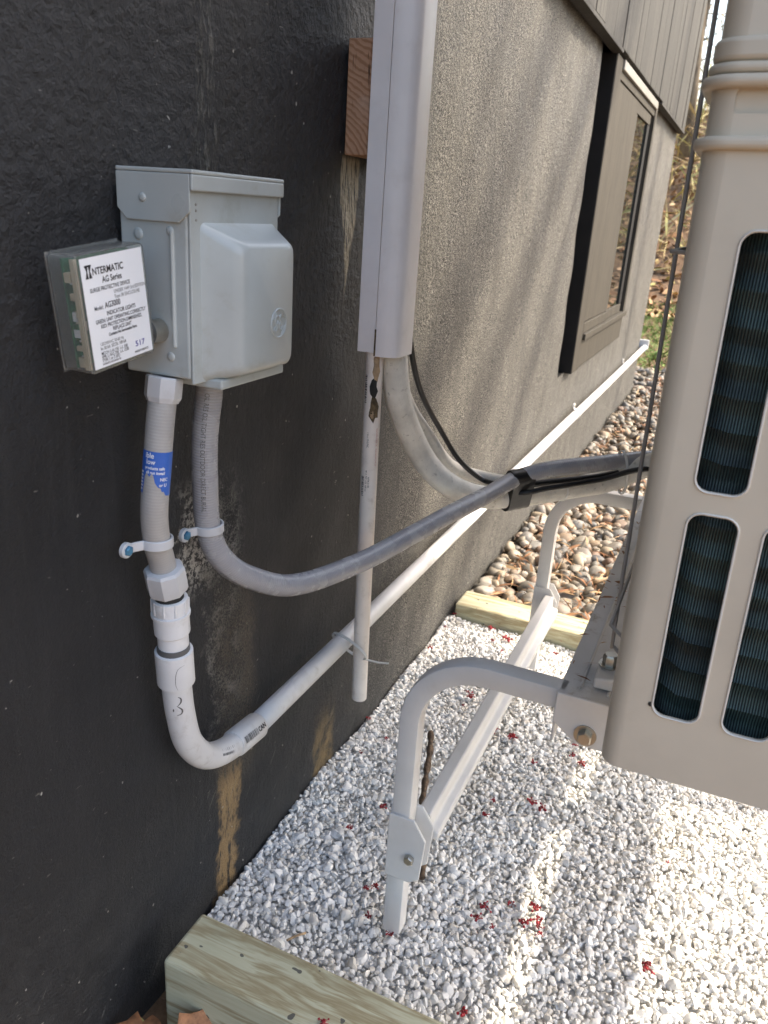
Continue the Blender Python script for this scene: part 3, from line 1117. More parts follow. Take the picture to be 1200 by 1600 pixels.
for yc, near in ((0.792, True), (1.560, False)):
    stand_frame(yc, False, 0.0 if near else 0.013)
    stand_frame(yc, True, 0.0 if near else 0.013)
    # clamp plates near the foot
    for sgn, xo in ((1, 0.0), (-1, 0.0)):
        for mir in (False, True):
            def mx(v):
                return 1.32 - v if mir else v
            yy = yc - sgn * (H + 0.0022)
            y0, y1 = yy - 0.0018, yy + 0.0018
            poly = [(0.2335, 0.104), (0.268, 0.104), (0.281, 0.114), (0.2855, 0.178), (0.268, 0.205), (0.2335, 0.205)]
            poly = [(mx(a), b) for a, b in poly]
            MB().prism(poly, 1, y0, y1).build('clamp_plate', M['stand'], st, None, 0.0012, 2)
    bolt('bolt', (0.267, yc - H - 0.0042, 0.146), (0, -1, 0), 0.0068, 0.007, st, False)
# cross bars joining the two frames
for mir in (False, True):
    def mx(v):
        return 1.32 - v if mir else v
    prof = [(0.259, 0.154), (0.291, 0.154), (0.291, 0.166), (0.279, 0.169), (0.278, 0.192), (0.259, 0.192)]
    MB().prism([(mx(a), b) for a, b in prof], 1, 0.792 + H + 0.006, 1.560 - H - 0.006).build('cross_bar', M['stand'], st, None, 0.0025, 2)
    x0, x1 = sorted((mx(0.418), mx(0.492)))
    # mounting rail: open channel with end plates
    rl = MB()
    rl.box((x0, 0.774, 0.4450), (x1, 1.578, 0.4485))
    rl.box((x0, 0.774, 0.385), (x0 + 0.003, 1.578, 0.4449))
    rl.box((x1 - 0.003, 0.774, 0.385), (x1, 1.578, 0.4449))
    rail = rl.build('mounting_rail', M['rail'], st, None, 0.0012, 2)
    rg = MB()
    rg.box((x0 + 0.020, 0.79, 0.4486), (x0 + 0.023, 1.562, 0.4512))
    rg.box((x0 + 0.050, 0.79, 0.4486), (x0 + 0.053, 1.562, 0.4512))
    rg.build('rail_ridge', M['rail'], rail, None, 0.001, 2)
    for ye, sg in ((0.774, -1), (1.578, 1)):
        a, b = sorted((ye + sg * 0.0005, ye + sg * 0.004))
        MB().prism([(mx(u), w) for u, w in ((0.4178, 0.450), (0.4178, 0.413), (0.446, 0.392), (0.492, 0.392), (0.492, 0.450))], 1, a, b).build('end_plate', M['stand'], st, None, 0.0014, 2)
        bolt('bolt', (mx(0.455), ye + sg * 0.0042, 0.407), (0, sg, 0), 0.0085, 0.008, st)
for mir in (False, True):
    pass

n = 70
P = np.stack([0.420 + 0.065 * r2.random(n), r2.uniform(0.80, 1.55, n), np.full(n, 0.4535)], -1)
tag(scatter_quads('leaf_scraps', P, r2.uniform(0.004, 0.011, n), M['needles'], r2, (0.2, 0.7), 0.15, 0.5),
    'brown leaf crumbs lying on the white stand rail beside the unit', 'leaf litter')

# ------------------------------------------------------------------ outdoor unit
AX0, AX1, AY0, AY1, AZ0, AZ1 = 0.484, 0.845, 0.601, 1.655, 0.500, 1.86
ac = thing('outdoor_unit', 'beige heat pump outdoor unit with slotted end panel on the stand', 'heat pump', (AX0, AY0 + 0.1, AZ0))


def rrect(x0, x1, z0, z1, r, n=5):
    pts = []
    for (cx, cz, a0) in ((x1 - r, z1 - r, 0), (x0 + r, z1 - r, 90), (x0 + r, z0 + r, 180), (x1 - r, z0 + r, 270)):
        for k in range(n + 1):
            a = R(a0 + 90 * k / n)
            pts.append((cx + r * math.cos(a), cz + r * math.sin(a)))
    return pts


slots = []
for row, (z0, z1) in enumerate(((0.560, 0.734), (0.752, 0.930))):
    for c in range(6):
        x0 = 0.5185 + c * 0.0525
        slots.append((x0, x0 + 0.0345, z0, z1))


def cutter(mb, name):
    me = mb.mesh(name)
    o = bpy.data.objects.new(name, me)
    COL.objects.link(o)
    return o


body = MB().prism(rrect(AX0, AX1, AY0, AY1, 0.016, 6), 2, AZ0, AZ1).build('casing', M['ac'], ac, None)
cuts = [cutter(MB().prism(rrect(AX0 + 0.002, AX1 - 0.002, AY0 + 0.002, AY1 - 0.002, 0.014, 4), 2, AZ0 + 0.002, AZ1 - 0.002), 'cut')]
mbc = MB()
for (x0, x1, z0, z1) in slots:
    mbc.prism(rrect(x0, x1, z0, z1, 0.0095, 6), 1, AY0 - 0.01, AY0 + 0.008)
mbc.box((AX0 - 0.02, AY0 + 0.045, AZ0 + 0.05), (AX0 + 0.008, AY0 + 0.72, AZ1 - 0.06))
# handle pocket
mbc.prism(rrect(0.4995, 0.80, 0.9995, 1.0135, 0.003, 4), 1, AY0 - 0.01, AY0 + 0.008)
cuts.append(cutter(mbc, 'cut'))
for c in cuts:
    b = body.modifiers.new('cut', 'BOOLEAN')
    b.operation = 'DIFFERENCE'
    b.solver = 'EXACT'
    b.object = c
dg = bpy.context.evaluated_depsgraph_get()
me = bpy.data.meshes.new_from_object(body.evaluated_get(dg))
body.modifiers.clear()
body.data = me
me.polygons.foreach_set('use_smooth', [True] * len(me.polygons))
me.set_sharp_from_angle(angle=R(28))
for c in cuts:
    bpy.data.objects.remove(c)
# raised lips round the slots
for (x0, x1, z0, z1) in slots:
    ring = rrect(x0 - 0.0008, x1 + 0.0008, z0 - 0.0008, z1 + 0.0008, 0.0103, 6)
    path = [Vector((a, AY0 - 0.0002, b)) for a, b in ring]
    path = path + [path[0]]
    MB().tube(path, 0.0010, 6, up=(0, 1, 0), caps=False).build('slot_lip', M['ac_light'], ac, 60)
# coil behind the slots and behind the rear guard: wavy fins
vs, fs = [], []
zz = np.arange(AZ0 + 0.01, AZ1 - 0.01, 0.0022)
line = [(AX1 - 0.03, AY0 + 0.013), (AX0 + 0.05, AY0 + 0.013), (AX0 + 0.014, AY0 + 0.05), (AX0 + 0.014, AY1 - 0.3)]
for k, z in enumerate(zz):
    ph = ((z - AZ0) / 0.0245) % 1.0
    d = 0.0058 * (1 - abs(2 * ph - 1)) ** 0.5
    for (a, b) in line:
        nx, ny = (0, 1) if b < AY0 + 0.02 else (1, 0)
        vs.append((a + nx * d, b + ny * d, z))
for k in range(len(zz) - 1):
    for j in range(3):
        fs.append((k * 4 + j, k * 4 + j + 1, (k + 1) * 4 + j + 1, (k + 1) * 4 + j))
me = bpy.data.meshes.new('coil')
me.from_pydata(vs, [], fs)
link('coil', me, M['coil'], ac, 50)
# handle moulding above the slots: stacked ridges that wrap the corner
def ridge(z0, z1, out, name='handle_ridge', mat='ac'):
    MB().prism(rrect(AX0 - out, AX1 - 0.01, AY0 - out, AY0 + 0.10, 0.016 + out, 6), 2, z0, z1).build(name, M[mat], ac, 40, min(0.003, (z1 - z0) * 0.4), 3)


ridge(0.9785, 0.9865, 0.0065)
ridge(1.0140, 1.0215, 0.0075)
ridge(1.0222, 1.0285, 0.0045)
ridge(1.0292, 1.0425, 0.0030)
MB().box((0.494, AY0 + 0.0042, 0.996), (0.806, AY0 + 0.006, 1.017)).build('handle_pocket', M['ac'], ac)
MB().lathe((0.5165, AY0 - 0.0006, 0.568), (0.5165, AY0 + 0.01, 0.568), [(0, 0.0021), (0.003, 0.0021)], 14).build('screw_hole', M['rubber'], ac)
# rear wire guard
for yy in (0.745, 1.02, 1.29):
    path = cr_spline([(0.482, yy, 0.526), (0.470, yy, 0.535), (0.4675, yy, 0.56), (0.4675, yy, 0.80), (0.4675, yy, 1.2), (0.4675, yy, 1.78), (0.482, yy, 1.80)], 0.03)
    MB().tube(path, 0.0019, 8).build('guard_wire', M['wire'], ac, 180)
for zz_ in (0.60, 0.914, 1.22, 1.53):
    MB().tube([(0.4855, 0.64, zz_), (0.4710, 0.66, zz_), (0.4710, 1.0, zz_), (0.4710, 1.30, zz_)], 0.0016, 8).build('guard_wire', M['wire'], ac, 180)
# feet bolted to the rails
for mir in (False, True):
    for yy in (0.825, 1.43):
        xx = 1.32 - 0.470 if mir else 0.470
        s = -1 if mir else 1
        f = MB()
        f.prism([(xx - 0.020, 0.4514), (xx + 0.021, 0.4514), (xx + 0.021, 0.4998), (xx + 0.012, 0.4998), (xx + 0.006, 0.468), (xx - 0.020, 0.464)] if not mir else
                [(xx + 0.020, 0.4514), (xx - 0.021, 0.4514), (xx - 0.021, 0.4998), (xx - 0.012, 0.4998), (xx - 0.006, 0.468), (xx + 0.020, 0.464)], 1, yy - 0.028, yy + 0.028)
        f.build('foot', M['steel' if False else 'stand'], ac, None, 0.003, 2)
        bolt('foot_bolt', (xx - s * 0.008, yy + 0.004, 0.4665), (0, 0, 1), 0.0085, 0.012, ac)
ac.rotation_euler = (0, R(-1.1), 0)     # the unit leans a little towards the wall

# ------------------------------------------------------------------ disconnect box
bx = thing('disconnect_box', 'grey metal electrical disconnect box with round embossed emblem on the black wall', 'electrical box', (0.0, 0.66, 0.77))
X0, XF = 0.006, 0.080
Y0, Y1 = 0.589, 0.731
Z0, Z1 = 0.770, 0.950
MB().box((X0, Y0, Z0 + 0.004), (XF - 0.002, Y1 - 0.003, Z1 - 0.004)).build('body', M['box'], bx, None, 0.0025, 3)
# front cover plate, with drawn bulge
def loft(rings):
    m = MB()
    n = len(rings[0])
    vs = [p for r_ in rings for p in r_]
    fs = []
    for i in range(len(rings) - 1):
        for j in range(n):
            q = (j + 1) % n
            fs.append((i * n + j, i * n + q, (i + 1) * n + q, (i + 1) * n + j))
    fs.append(tuple((len(rings) - 1) * n + j for j in range(n)))
    m.addv(vs, fs)
    return m


MB().box((XF - 0.0015, Y0 + 0.0005, Z0), (XF + 0.0012, Y1, Z1 - 0.012)).build('front_cover', M['box'], bx, None, 0.001, 2)
rings = []
for (x, ya, yb, za, zb, r) in ((XF + 0.0005, Y0 + 0.013, Y1 - 0.006, Z0 + 0.001, 0.909, 0.006),
                               (XF + 0.004, Y0 + 0.0145, Y1 - 0.007, Z0 + 0.002, 0.907, 0.008),
                               (XF + 0.026, Y0 + 0.0235, Y1 - 0.019, Z0 + 0.006, 0.897, 0.011),
                               (XF + 0.0325, Y0 + 0.0275, Y1 - 0.0225, Z0 + 0.0085, 0.8935, 0.011),
                               (XF + 0.0355, Y0 + 0.0325, Y1 - 0.0275, Z0 + 0.0135, 0.889, 0.009)):
    rings.append([(x, a, b) for a, b in rrect(ya, yb, za, zb, r, 6)])
bulge = loft(rings).build('cover_bulge', M['box'], bx, 50)
# hood with hemmed side flaps
hd = MB()
hd.box((X0, Y0 - 0.0025, Z1 - 0.0035), (XF + 0.006, Y1 + 0.003, Z1))
hd.prism([(Y0 - 0.0025, Z1 - 0.0036), (Y1 + 0.003, Z1 - 0.0036), (Y1 + 0.003, 0.9335), (Y0 - 0.0025, 0.9335)], 0, XF + 0.003, XF + 0.006)
hd.build('hood', M['box'], bx, None, 0.0012, 2)
for ya in (Y0 - 0.0025, Y1 + 0.0005):
    MB().prism([(X0, Z1 - 0.0037), (XF + 0.0028, Z1 - 0.0037), (XF + 0.0028, 0.917), (XF - 0.009, 0.9075), (X0 + 0.010, 0.9075), (X0, 0.917)], 1, ya, ya + 0.002).build('hood_flap', M['box'], bx, None, 0.0008, 2)
# pressed rib and dimples on the side
MB().sweep([(0.062, Y0 - 0.0002, 0.802), (0.062, Y0 - 0.0002, 0.90)], [(0.0022 * math.cos(a), 0.0022 * math.sin(a)) for a in np.linspace(0, 2 * math.pi, 10)[:-1]]).build('pressed_rib', M['box'], bx, 60)
for (x, z, r) in ((0.060, 0.9005, 0.0042), (0.057, 0.7925, 0.0046), (0.026, 0.896, 0.0055), (0.034, 0.926, 0.0040)):
    yy = Y0 - (0.0025 if z > 0.91 else 0.0)
    MB().lathe((x, yy + 0.0005, z), (x, yy - 0.01, z), [(0, r), (0.0012, r * 0.85), (0.0017, r * 0.45)], 16).build('dimple', M['box'], bx, 180)
for z in (0.918, 0.923, 0.9105):
    MB().lathe((XF + 0.001, Y0 + 0.008, z), (XF + 0.01, Y0 + 0.008, z), [(0, 0.0014), (0.0008, 0.001)], 10).build('rivet', M['pale_trim'], bx, 60)
MB().box((X0 + 0.01, Y0 + 0.02, Z0 - 0.006), (XF + 0.018, Y1 - 0.012, Z0 + 0.0035)).build('bottom_flange', M['box'], bx, None, 0.002, 2)
# embossed round emblem
EX, EY, EZ = XF + 0.0357, 0.678, 0.8205
em = MB()
er = 0.0135
ringp = [Vector((EX, EY + er * math.cos(a), EZ + er * math.sin(a))) for a in np.linspace(0, 2 * math.pi, 41)]
em.tube(ringp, 0.0011, 6, up=(1, 0, 0), caps=False)
for q in range(4):
    a0 = q * math.pi / 2 + 0.35
    sw = [Vector((EX, EY + er * k * math.cos(a0 + d), EZ + er * k * math.sin(a0 + d))) for k, d in ((0.93, 0.0), (0.80, 0.35), (0.82, 0.75), (0.93, 1.0))]
    em.tube(cr_spline(sw, 0.001), 0.0009, 5, up=(1, 0, 0))


def script(pts):
    p = cr_spline([Vector((EX, EY + a * er, EZ + b * er)) for a, b in pts], 0.0008)
    em.tube(p, 0.0010, 5, up=(1, 0, 0))


script([(-0.05, 0.42), (-0.25, 0.55), (-0.50, 0.30), (-0.42, -0.02), (-0.20, -0.02), (-0.10, 0.20), (-0.22, -0.25), (-0.42, -0.55), (-0.58, -0.35), (-0.25, -0.12), (0.0, 0.0)])
script([(0.42, 0.45), (0.28, 0.58), (0.10, 0.42), (0.18, 0.16), (0.34, 0.12), (0.10, 0.0), (0.04, -0.32), (0.25, -0.48), (0.50, -0.25), (0.40, -0.05)])
em.build('emblem', M['box'], bx, 180)

# ------------------------------------------------------------------ surge protector
sp = thing('surge_protector', 'clear plastic surge protector with printed white label beside the grey box', 'surge protector', (0.045, 0.555, 0.80))
SC = Matrix.Translation((0.0, 0.5185, 0.842)) @ Matrix.Rotation(R(6.8), 4, 'X')   # local y right, z up
hw, hh = 0.0395, 0.0460
xb, xfz = 0.034, 0.0615
case = MB()
rg_ = [[(x, a, b) for a, b in rrect(-w, w, -h, h, 0.005, 5)] for (x, w, h) in ((xb, hw - 0.0005, hh - 0.0005), (xfz - 0.003, hw, hh), (xfz - 0.0008, hw - 0.0004, hh - 0.0004), (xfz, hw - 0.0018, hh - 0.0018))]
cs = loft(rg_)
cs.f.append(tuple(range(len(rg_[0])))[::-1])
cs.uv.append([(0, 0)] * len(rg_[0]))
me = cs.mesh('case')
me.transform(SC)
case = link('case', me, M['clear'], sp, 40)
so = case.modifiers.new('wall', 'SOLIDIFY')
so.thickness = 0.0014
so.offset = -1
fl = MB()
fl.box((xb - 0.0014, -hw - 0.0005, -hh - 0.0005), (xb - 0.0002, hw + 0.001, hh + 0.0005), SC)
fl.build('back_plate', M['clear'], sp, None, 0.001, 2)
MB().box((xb + 0.010, -hw + 0.004, -hh + 0.004), (xb + 0.0115, hw - 0.004, hh - 0.004), SC).build('circuit_board', M['board_green'], sp)
MB().box((xb + 0.0195, -hw + 0.0032, -hh + 0.003), (xb + 0.0235, -hw + 0.0062, hh - 0.004), SC).build('spacer_strip', M['cream'], sp)
for k in range(22):
    zz = random.uniform(-hh + 0.008, hh - 0.016)
    yy = random.uniform(-hw + 0.005, -hw + 0.012)
    s = random.uniform(0.0015, 0.0042)
    x0 = xb + 0.0116
    MB().box((x0, yy - s * 0.7, zz - s), (x0 + random.uniform(0.003, 0.0075), yy + s * 0.7, zz + s), SC).build('component', M[random.choice(['board_green', 'board_green', 'label_white', 'cream', 'board_green'])], sp, None, 0.0005, 1)
lab = MB().box((xfz + 0.00015, -hw + 0.0045, -hh + 0.0035), (xfz + 0.0004, hw - 0.0045, hh - 0.0035), SC).build('label', M['label_white'], sp)
TM = SC @ Matrix(((0, 0, 1, xfz + 0.0006), (1, 0, 0, 0), (0, 1, 0, 0), (0, 0, 0, 1)))


def lt(s, y, z, size, mat='ink', bold=0.0, align='LEFT', width=0.82):
    put_text(s, size, TM @ Matrix.Translation((y, z, 0)), M[mat], lab, bold, align, width)


lt('NTERMATIC', -0.0236, 0.0292, 0.0074, bold=0.00016, width=0.86)
mk = MB()
for s_ in (-1, 1):      # hourglass mark before the name
    mk.prism([(-0.0275 + s_ * 0.0019 - 0.0016, 0.0370), (-0.0275 + s_ * 0.0019 + 0.0016, 0.0370), (-0.0275 + s_ * 0.0014 + 0.0004, 0.0325), (-0.0275 + s_ * 0.0019 + 0.0016, 0.0272), (-0.0275 + s_ * 0.0019 - 0.0016, 0.0272), (-0.0275 + s_ * 0.0014 - 0.0004, 0.0325)], 0, xfz + 0.0005, xfz + 0.0007)
mk.box((xfz + 0.0005, -0.0310, 0.0360), (xfz + 0.0007, -0.0240, 0.0372))
me = mk.mesh('logo_mark')
me.transform(SC)
link('logo_mark', me, M['ink'], lab)
lt('AG Series', -0.014, 0.0222, 0.0068, bold=0.0001, width=0.8)
lt('SURGE PROTECTIVE DEVICE', -0.0285, 0.0166, 0.0044, bold=0.00006)
lt('UNDER 1449 3rd EDITION', -0.0030, 0.0122, 0.0040, 'ink_grey')
lt('Type 3R ENCLOSURE', -0.0030, 0.0081, 0.0040, 'ink_grey')
lt('Model:', -0.0268, 0.0026, 0.0044, bold=0.00005)
lt('AG3000', -0.0150, 0.0026, 0.0064, bold=0.0001)
lt('INDICATOR LIGHTS', -0.0140, -0.0032, 0.0046, bold=0.00006)
lt('GREEN: UNIT OPERATING CORRECTLY', -0.0275, -0.0078, 0.0043, bold=0.00005, width=0.78)
lt('RED: PROTECTION DIMINISHED,', -0.0225, -0.0120, 0.0043, bold=0.00005, width=0.78)
lt('REPLACE UNIT', -0.0095, -0.0160, 0.0043, bold=0.00005, width=0.78)
lt('Contains No Serviceable Parts', -0.0150, -0.0194, 0.0034, bold=0.00009, width=0.8)
lt('120/240VAC 50-60 Hz', -0.0262, -0.0252, 0.0036, 'ink_grey')
lt('In: 20 kA  SCCR: 100 kA', -0.0262, -0.0286, 0.0036, 'ink_grey', 0.00005)
lt('MCOV: L-N 150  L-L 300', -0.0262, -0.0326, 0.0036, 'ink', 0.00003)
lt('VPR: L-N/G 700  L-L 1200', -0.0262, -0.0355, 0.0036, 'ink', 0.00003)
lt('TYPE 1 or 2 SPD', -0.0262, -0.0384, 0.0036, 'ink', 0.00003)
lt('INTERMATIC INCORPORATED', -0.0262, -0.0406, 0.0019, 'ink', 0.00005)
lt('MADE IN MEXICO', 0.0125, -0.0402, 0.0026, 'ink', 0.00003)
lt('517', 0.0140, -0.0350, 0.0064, 'ink_blue', 0.00006, width=1.25)
MB().lathe((0.0455, 0.552, 0.815), (0.0455, 0.589, 0.815), [(0, 0.0105), (0.036, 0.0105)], 24).build('nipple', M['steel'], sp, 40)
MB().lathe((0.0455, 0.5600, 0.815), (0.0455, 0.589, 0.815), [(0, 0.0110), (0.0035, 0.0118), (0.0100, 0.0118)], 28).build('lock_nut', M['nut'], sp, 40)

# ------------------------------------------------------------------ conduit run on the left
cd = thing('conduit_run', 'grey flexible conduit joined to white plastic pipe running low along the wall', 'conduit', (0.04, 0.60, 0.30))
hpath = cr_spline([(0.0455, 0.5925, 0.768), (0.0445, 0.5860, 0.73), (0.042, 0.581, 0.68), (0.039, 0.579, 0.64), (0.036, 0.585, 0.606), (0.035, 0.591, 0.588), (0.035, 0.5955, 0.568)], 0.004)
MB().tube(hpath, 0.0132, 24).build('flexible_hose', M['hose_tan'], cd, 180)
hx = MB()
hx.lathe((0.0455, 0.5935, 0.7725), (0.0450, 0.5885, 0.744), [(0, 0.0160), (0.0015, 0.0172), (0.0180, 0.0172), (0.020, 0.0165), (0.022, 0.0152), (0.0235, 0.0148)], 8, 0.3)
hx.build('hose_connector', M['pvc_grey'], cd, 25)
d_ = Vector((0.0, 0.0065, -0.031))
hx = MB()
hx.lathe((0.035, 0.5945, 0.576), Vector((0.035, 0.5945, 0.576)) + d_, [(0, 0.0150), (0.001, 0.0195), (0.004, 0.0212), (0.026, 0.0212), (0.030, 0.0195)], 8, 0.3)
hx.build('hose_connector', M['pvc_grey'], cd, 25)
MB().lathe((0.035, 0.6005, 0.546), (0.035, 0.6025, 0.536), [(0, 0.0150), (0.0105, 0.0150)], 24).build('gasket', M['rubber'], cd, 40)
cp = MB()
cp.lathe((0.035, 0.6020, 0.5385), (0.0345, 0.606, 0.49), [(0, 0.0175), (0.0008, 0.0188), (0.017, 0.0188), (0.0172, 0.0205), (0.0205, 0.0205), (0.0207, 0.0188), (0.042, 0.0188), (0.0435, 0.0175)], 28)
adapter = cp.build('adapter', M['pvc'], cd, 40)
rbm = MB()
for k in range(10):
    a = 2 * math.pi * k / 10
    px_, py_ = 0.035 + 0.0187 * math.cos(a), 0.6028 + 0.0187 * math.sin(a)
    rbm.box((px_ - 0.001, py_ - 0.001, 0.5225), (px_ + 0.001, py_ + 0.001, 0.5375))
rbm.build('grip_ribs', M['pvc'], adapter, None, 0.0004, 1)
epath = cr_spline([(0.0345, 0.6055, 0.500), (0.0342, 0.6075, 0.47), (0.0335, 0.6105, 0.43), (0.0330, 0.6165, 0.385), (0.0325, 0.6300, 0.338), (0.032, 0.6600, 0.2985), (0.0315, 0.7000, 0.277), (0.031, 0.7500, 0.268), (0.031, 0.775, 0.266)], 0.006)
MB().tube(epath, 0.0163, 28).build('elbow_pipe', M['pvc'], cd, 180)
MB().lathe((0.0343, 0.6068, 0.474), (0.0335, 0.6105, 0.430), [(0, 0.0185), (0.001, 0.0204), (0.042, 0.0204), (0.0435, 0.0185)], 28).build('coupling', M['pvc'], cd, 40)
MB().lathe((0.0345, 0.6062, 0.4795), (0.0344, 0.6066, 0.4735), [(0, 0.0172), (0.006, 0.0176)], 28).build('gasket', M['ink_grey'], cd, 40)
MB().lathe((0.0313, 0.722, 0.2725), (0.0308, 0.783, 0.2655), [(0, 0.0170), (0.004, 0.0184), (0.056, 0.0184), (0.0575, 0.0172)], 28).build('elbow_socket', M['pvc'], cd, 40)
ppath = [Vector((0.030, 0.778, 0.2655))] + [Vector((0.030 + 0.001 * math.sin(k), 0.778 + k * 0.385, 0.2655 - 0.0012 * k)) for k in range(1, 12)]
ppath = cr_spline(ppath, 0.05)
MB().tube(ppath, 0.0150, 24).build('long_pipe', M['pvc'], cd, 180)
endp = ppath[-1]
eb = MB()
eb.tube(cr_spline([endp + Vector((0, -0.01, 0)), endp + Vector((0, 0.03, 0.0)), endp + Vector((-0.02, 0.055, 0)), endp + Vector((-0.09, 0.06, 0))], 0.01), 0.0195, 20)
eb.box((endp.x - 0.03, endp.y + 0.02, endp.z - 0.005), (endp.x + 0.022, endp.y + 0.05, endp.z + 0.045))
eb.build('end_fitting', M['pvc_grey'], cd, 40)
MB().lathe((0.030, 1.30, 0.2639), (0.030, 1.36, 0.2637), [(0, 0.0152), (0.001, 0.0172), (0.058, 0.0172), (0.06, 0.0152)], 24).build('coupling', M['pvc'], cd, 40) if False else None
# blue wrap-round label, torn at its lower edge
zl = [(0.0, 0.0)]
lb = strip_mesh([(0, 0.0255, -0.023, 0.020)], 14)
vs, fs = [], []
nseg = 22
top = [0.0] * (nseg + 1)
for k in range(nseg + 1):
    yv = -0.0195 + 0.0405 * k / nseg
    u_ = k / nseg
    if u_ < 0.17:
        L = 0.042
    elif u_ < 0.45:
        L = 0.0225 + 0.002 * math.sin(k * 2.1)
    else:
        L = 0.030 + 0.013 * min(1, (u_ - 0.45) * 3.0) + 0.0012 * math.sin(k * 3.7)
    vs += [(0, yv, 0), (L, yv, 0)]
for k in range(nseg):
    fs.append((2 * k, 2 * k + 1, 2 * k + 3, 2 * k + 2))
lme = bpy.data.meshes.new('wrap_label')
lme.from_pydata(vs, [], fs)
# angle 0 faces +x at the top of the hose (frame up = +x)
Fh = frames(hpath, (1, 0, 0))
HUP = (1, 0, 0)
# direction toward the camera seen from the hose, measured in the frame
def cam_angle(path, u, up):
    F = frames(path, up)
    L = 0
    for i in range(1, len(F)):
        L += (F[i][0] - F[i - 1][0]).length
        if L >= u:
            break
    p, T, N, B = F[i]
    d = Vector((0.52, 0, 0.93)) - p
    return math.atan2(d.dot(B), d.dot(N))


ca = cam_angle(hpath, 0.05, HUP)
wrap_mesh(lme, hpath, 0.064, ca, 0.01345, HUP)
wl = link('wrap_label', lme, M['blue_label'], cd)


def wrap_text(s, size, path, u, a, r, mat, parent, up, rot=False, bold=0.0, width=0.85, name='lettering'):
    me = text_mesh(s, size, bold, 'LEFT', width)
    if rot:     # text reads round the pipe: its x -> round, its y -> against the path
        for v in me.vertices:
            x_, y_ = v.co.x, v.co.y
            v.co.x, v.co.y = -y_, x_
    wrap_mesh(me, path, u, a, r, up)
    return link(name, me, mat, parent)


for s_, dz, sz, off in (('ible', 0.0062, 0.0072, -0.0125), ('low', 0.0120, 0.0068, -0.0110), ('products safe', 0.0168, 0.0040, -0.0120), ('all run install', 0.0212, 0.0040, -0.0105), ('NEC', 0.0275, 0.0044, 0.0035), ('or U', 0.0330, 0.0044, 0.0030)):
    wrap_text(s_, sz, hpath, 0.064 + dz, ca - off / 0.0136, 0.01362, M['label_white'], wl, HUP, True, 0.0001, 0.9)
bars = [(0.020 + 0.0034 * k, 0.0218 + 0.0034 * k, -0.0188, -0.0145) for k in range(6)]
bmh = strip_mesh(bars, 3)
wrap_mesh(bmh, hpath, 0.064, ca, 0.01362, HUP)
link('printed_bars', bmh, M['label_white'], wl)
# printing on the elbow
EUP = (1, 0, 0)
ea = cam_angle(epath, 0.30, EUP)
bars = []
u_ = 0.0
while u_ < 0.030:
    w_ = random.choice((0.0006, 0.0010, 0.0016))
    bars.append((u_, u_ + w_, -0.0045, 0.0045))
    u_ += w_ + random.choice((0.0006, 0.0009, 0.0014))
for u0, dd in ((0.286, 0.30), (0.232, 0.35)):
    bm_ = strip_mesh(bars if u0 > 0.28 else [(a_ * 0.9, b_ * 0.9, c_, c_ + 0.003) for a_, b_, c_, _ in bars] + [(a_ * 1.1 + 0.001, b_ * 1.1, 0.001, 0.0045) for a_, b_, _, _ in bars[::2]], 5)
    wrap_mesh(bm_, epath, u0, ea + dd, 0.0194 if u0 > 0.28 else 0.01655, EUP)
    link('printed_bars', bm_, M['ink_grey'], cd)
wrap_text('CAN', 0.009, epath, 0.3185, ea + 0.45, 0.0196, M['ink'], cd, EUP, False, 0.0003, 0.9)


def strokes(lines, w):
    """thin curved ink or scuff lines, (along, around) polylines"""
    vs, fs = [], []
    for ln_ in lines:
        pts = cr_spline([(a_, b_, 0) for a_, b_ in ln_], 0.0012)
        o_ = len(vs)
        for k, p in enumerate(pts):
            t_d = (pts[min(k + 1, len(pts) - 1)] - pts[max(k - 1, 0)]).normalized()
            n_d = Vector((-t_d.y, t_d.x, 0)) * w * (0.35 + 0.65 * math.sin(math.pi * k / (len(pts) - 1)))
            vs += [tuple(p + n_d), tuple(p - n_d)]
        for k in range(len(pts) - 1):
            fs.append((o_ + 2 * k, o_ + 2 * k + 1, o_ + 2 * k + 3, o_ + 2 * k + 2))
    me_ = bpy.data.meshes.new('scuff_mark')
    me_.from_pydata(vs, [], fs)
    return me_


sa_ = cam_angle(epath, 0.06, EUP)
scr = strokes([[(0.036, 0.010), (0.039, 0.003), (0.046, 0.000), (0.058, -0.001), (0.066, 0.001)]], 0.0003)
wrap_mesh(scr, epath, 0.0, sa_, 0.02055, EUP)
link('scuff_mark', scr, M['ink_grey'], cd)
scr = strokes([[(0.078, 0.000), (0.081, 0.003), (0.086, 0.0025), (0.090, -0.001)], [(0.090, -0.002), (0.096, 0.003), (0.101, 0.002), (0.103, -0.003)], [(0.094, -0.006), (0.098, -0.0065)]], 0.0009)
wrap_mesh(scr, epath, 0.0, sa_, 0.01640, EUP)
link('scuff_mark', scr, M['ink_grey'], cd)


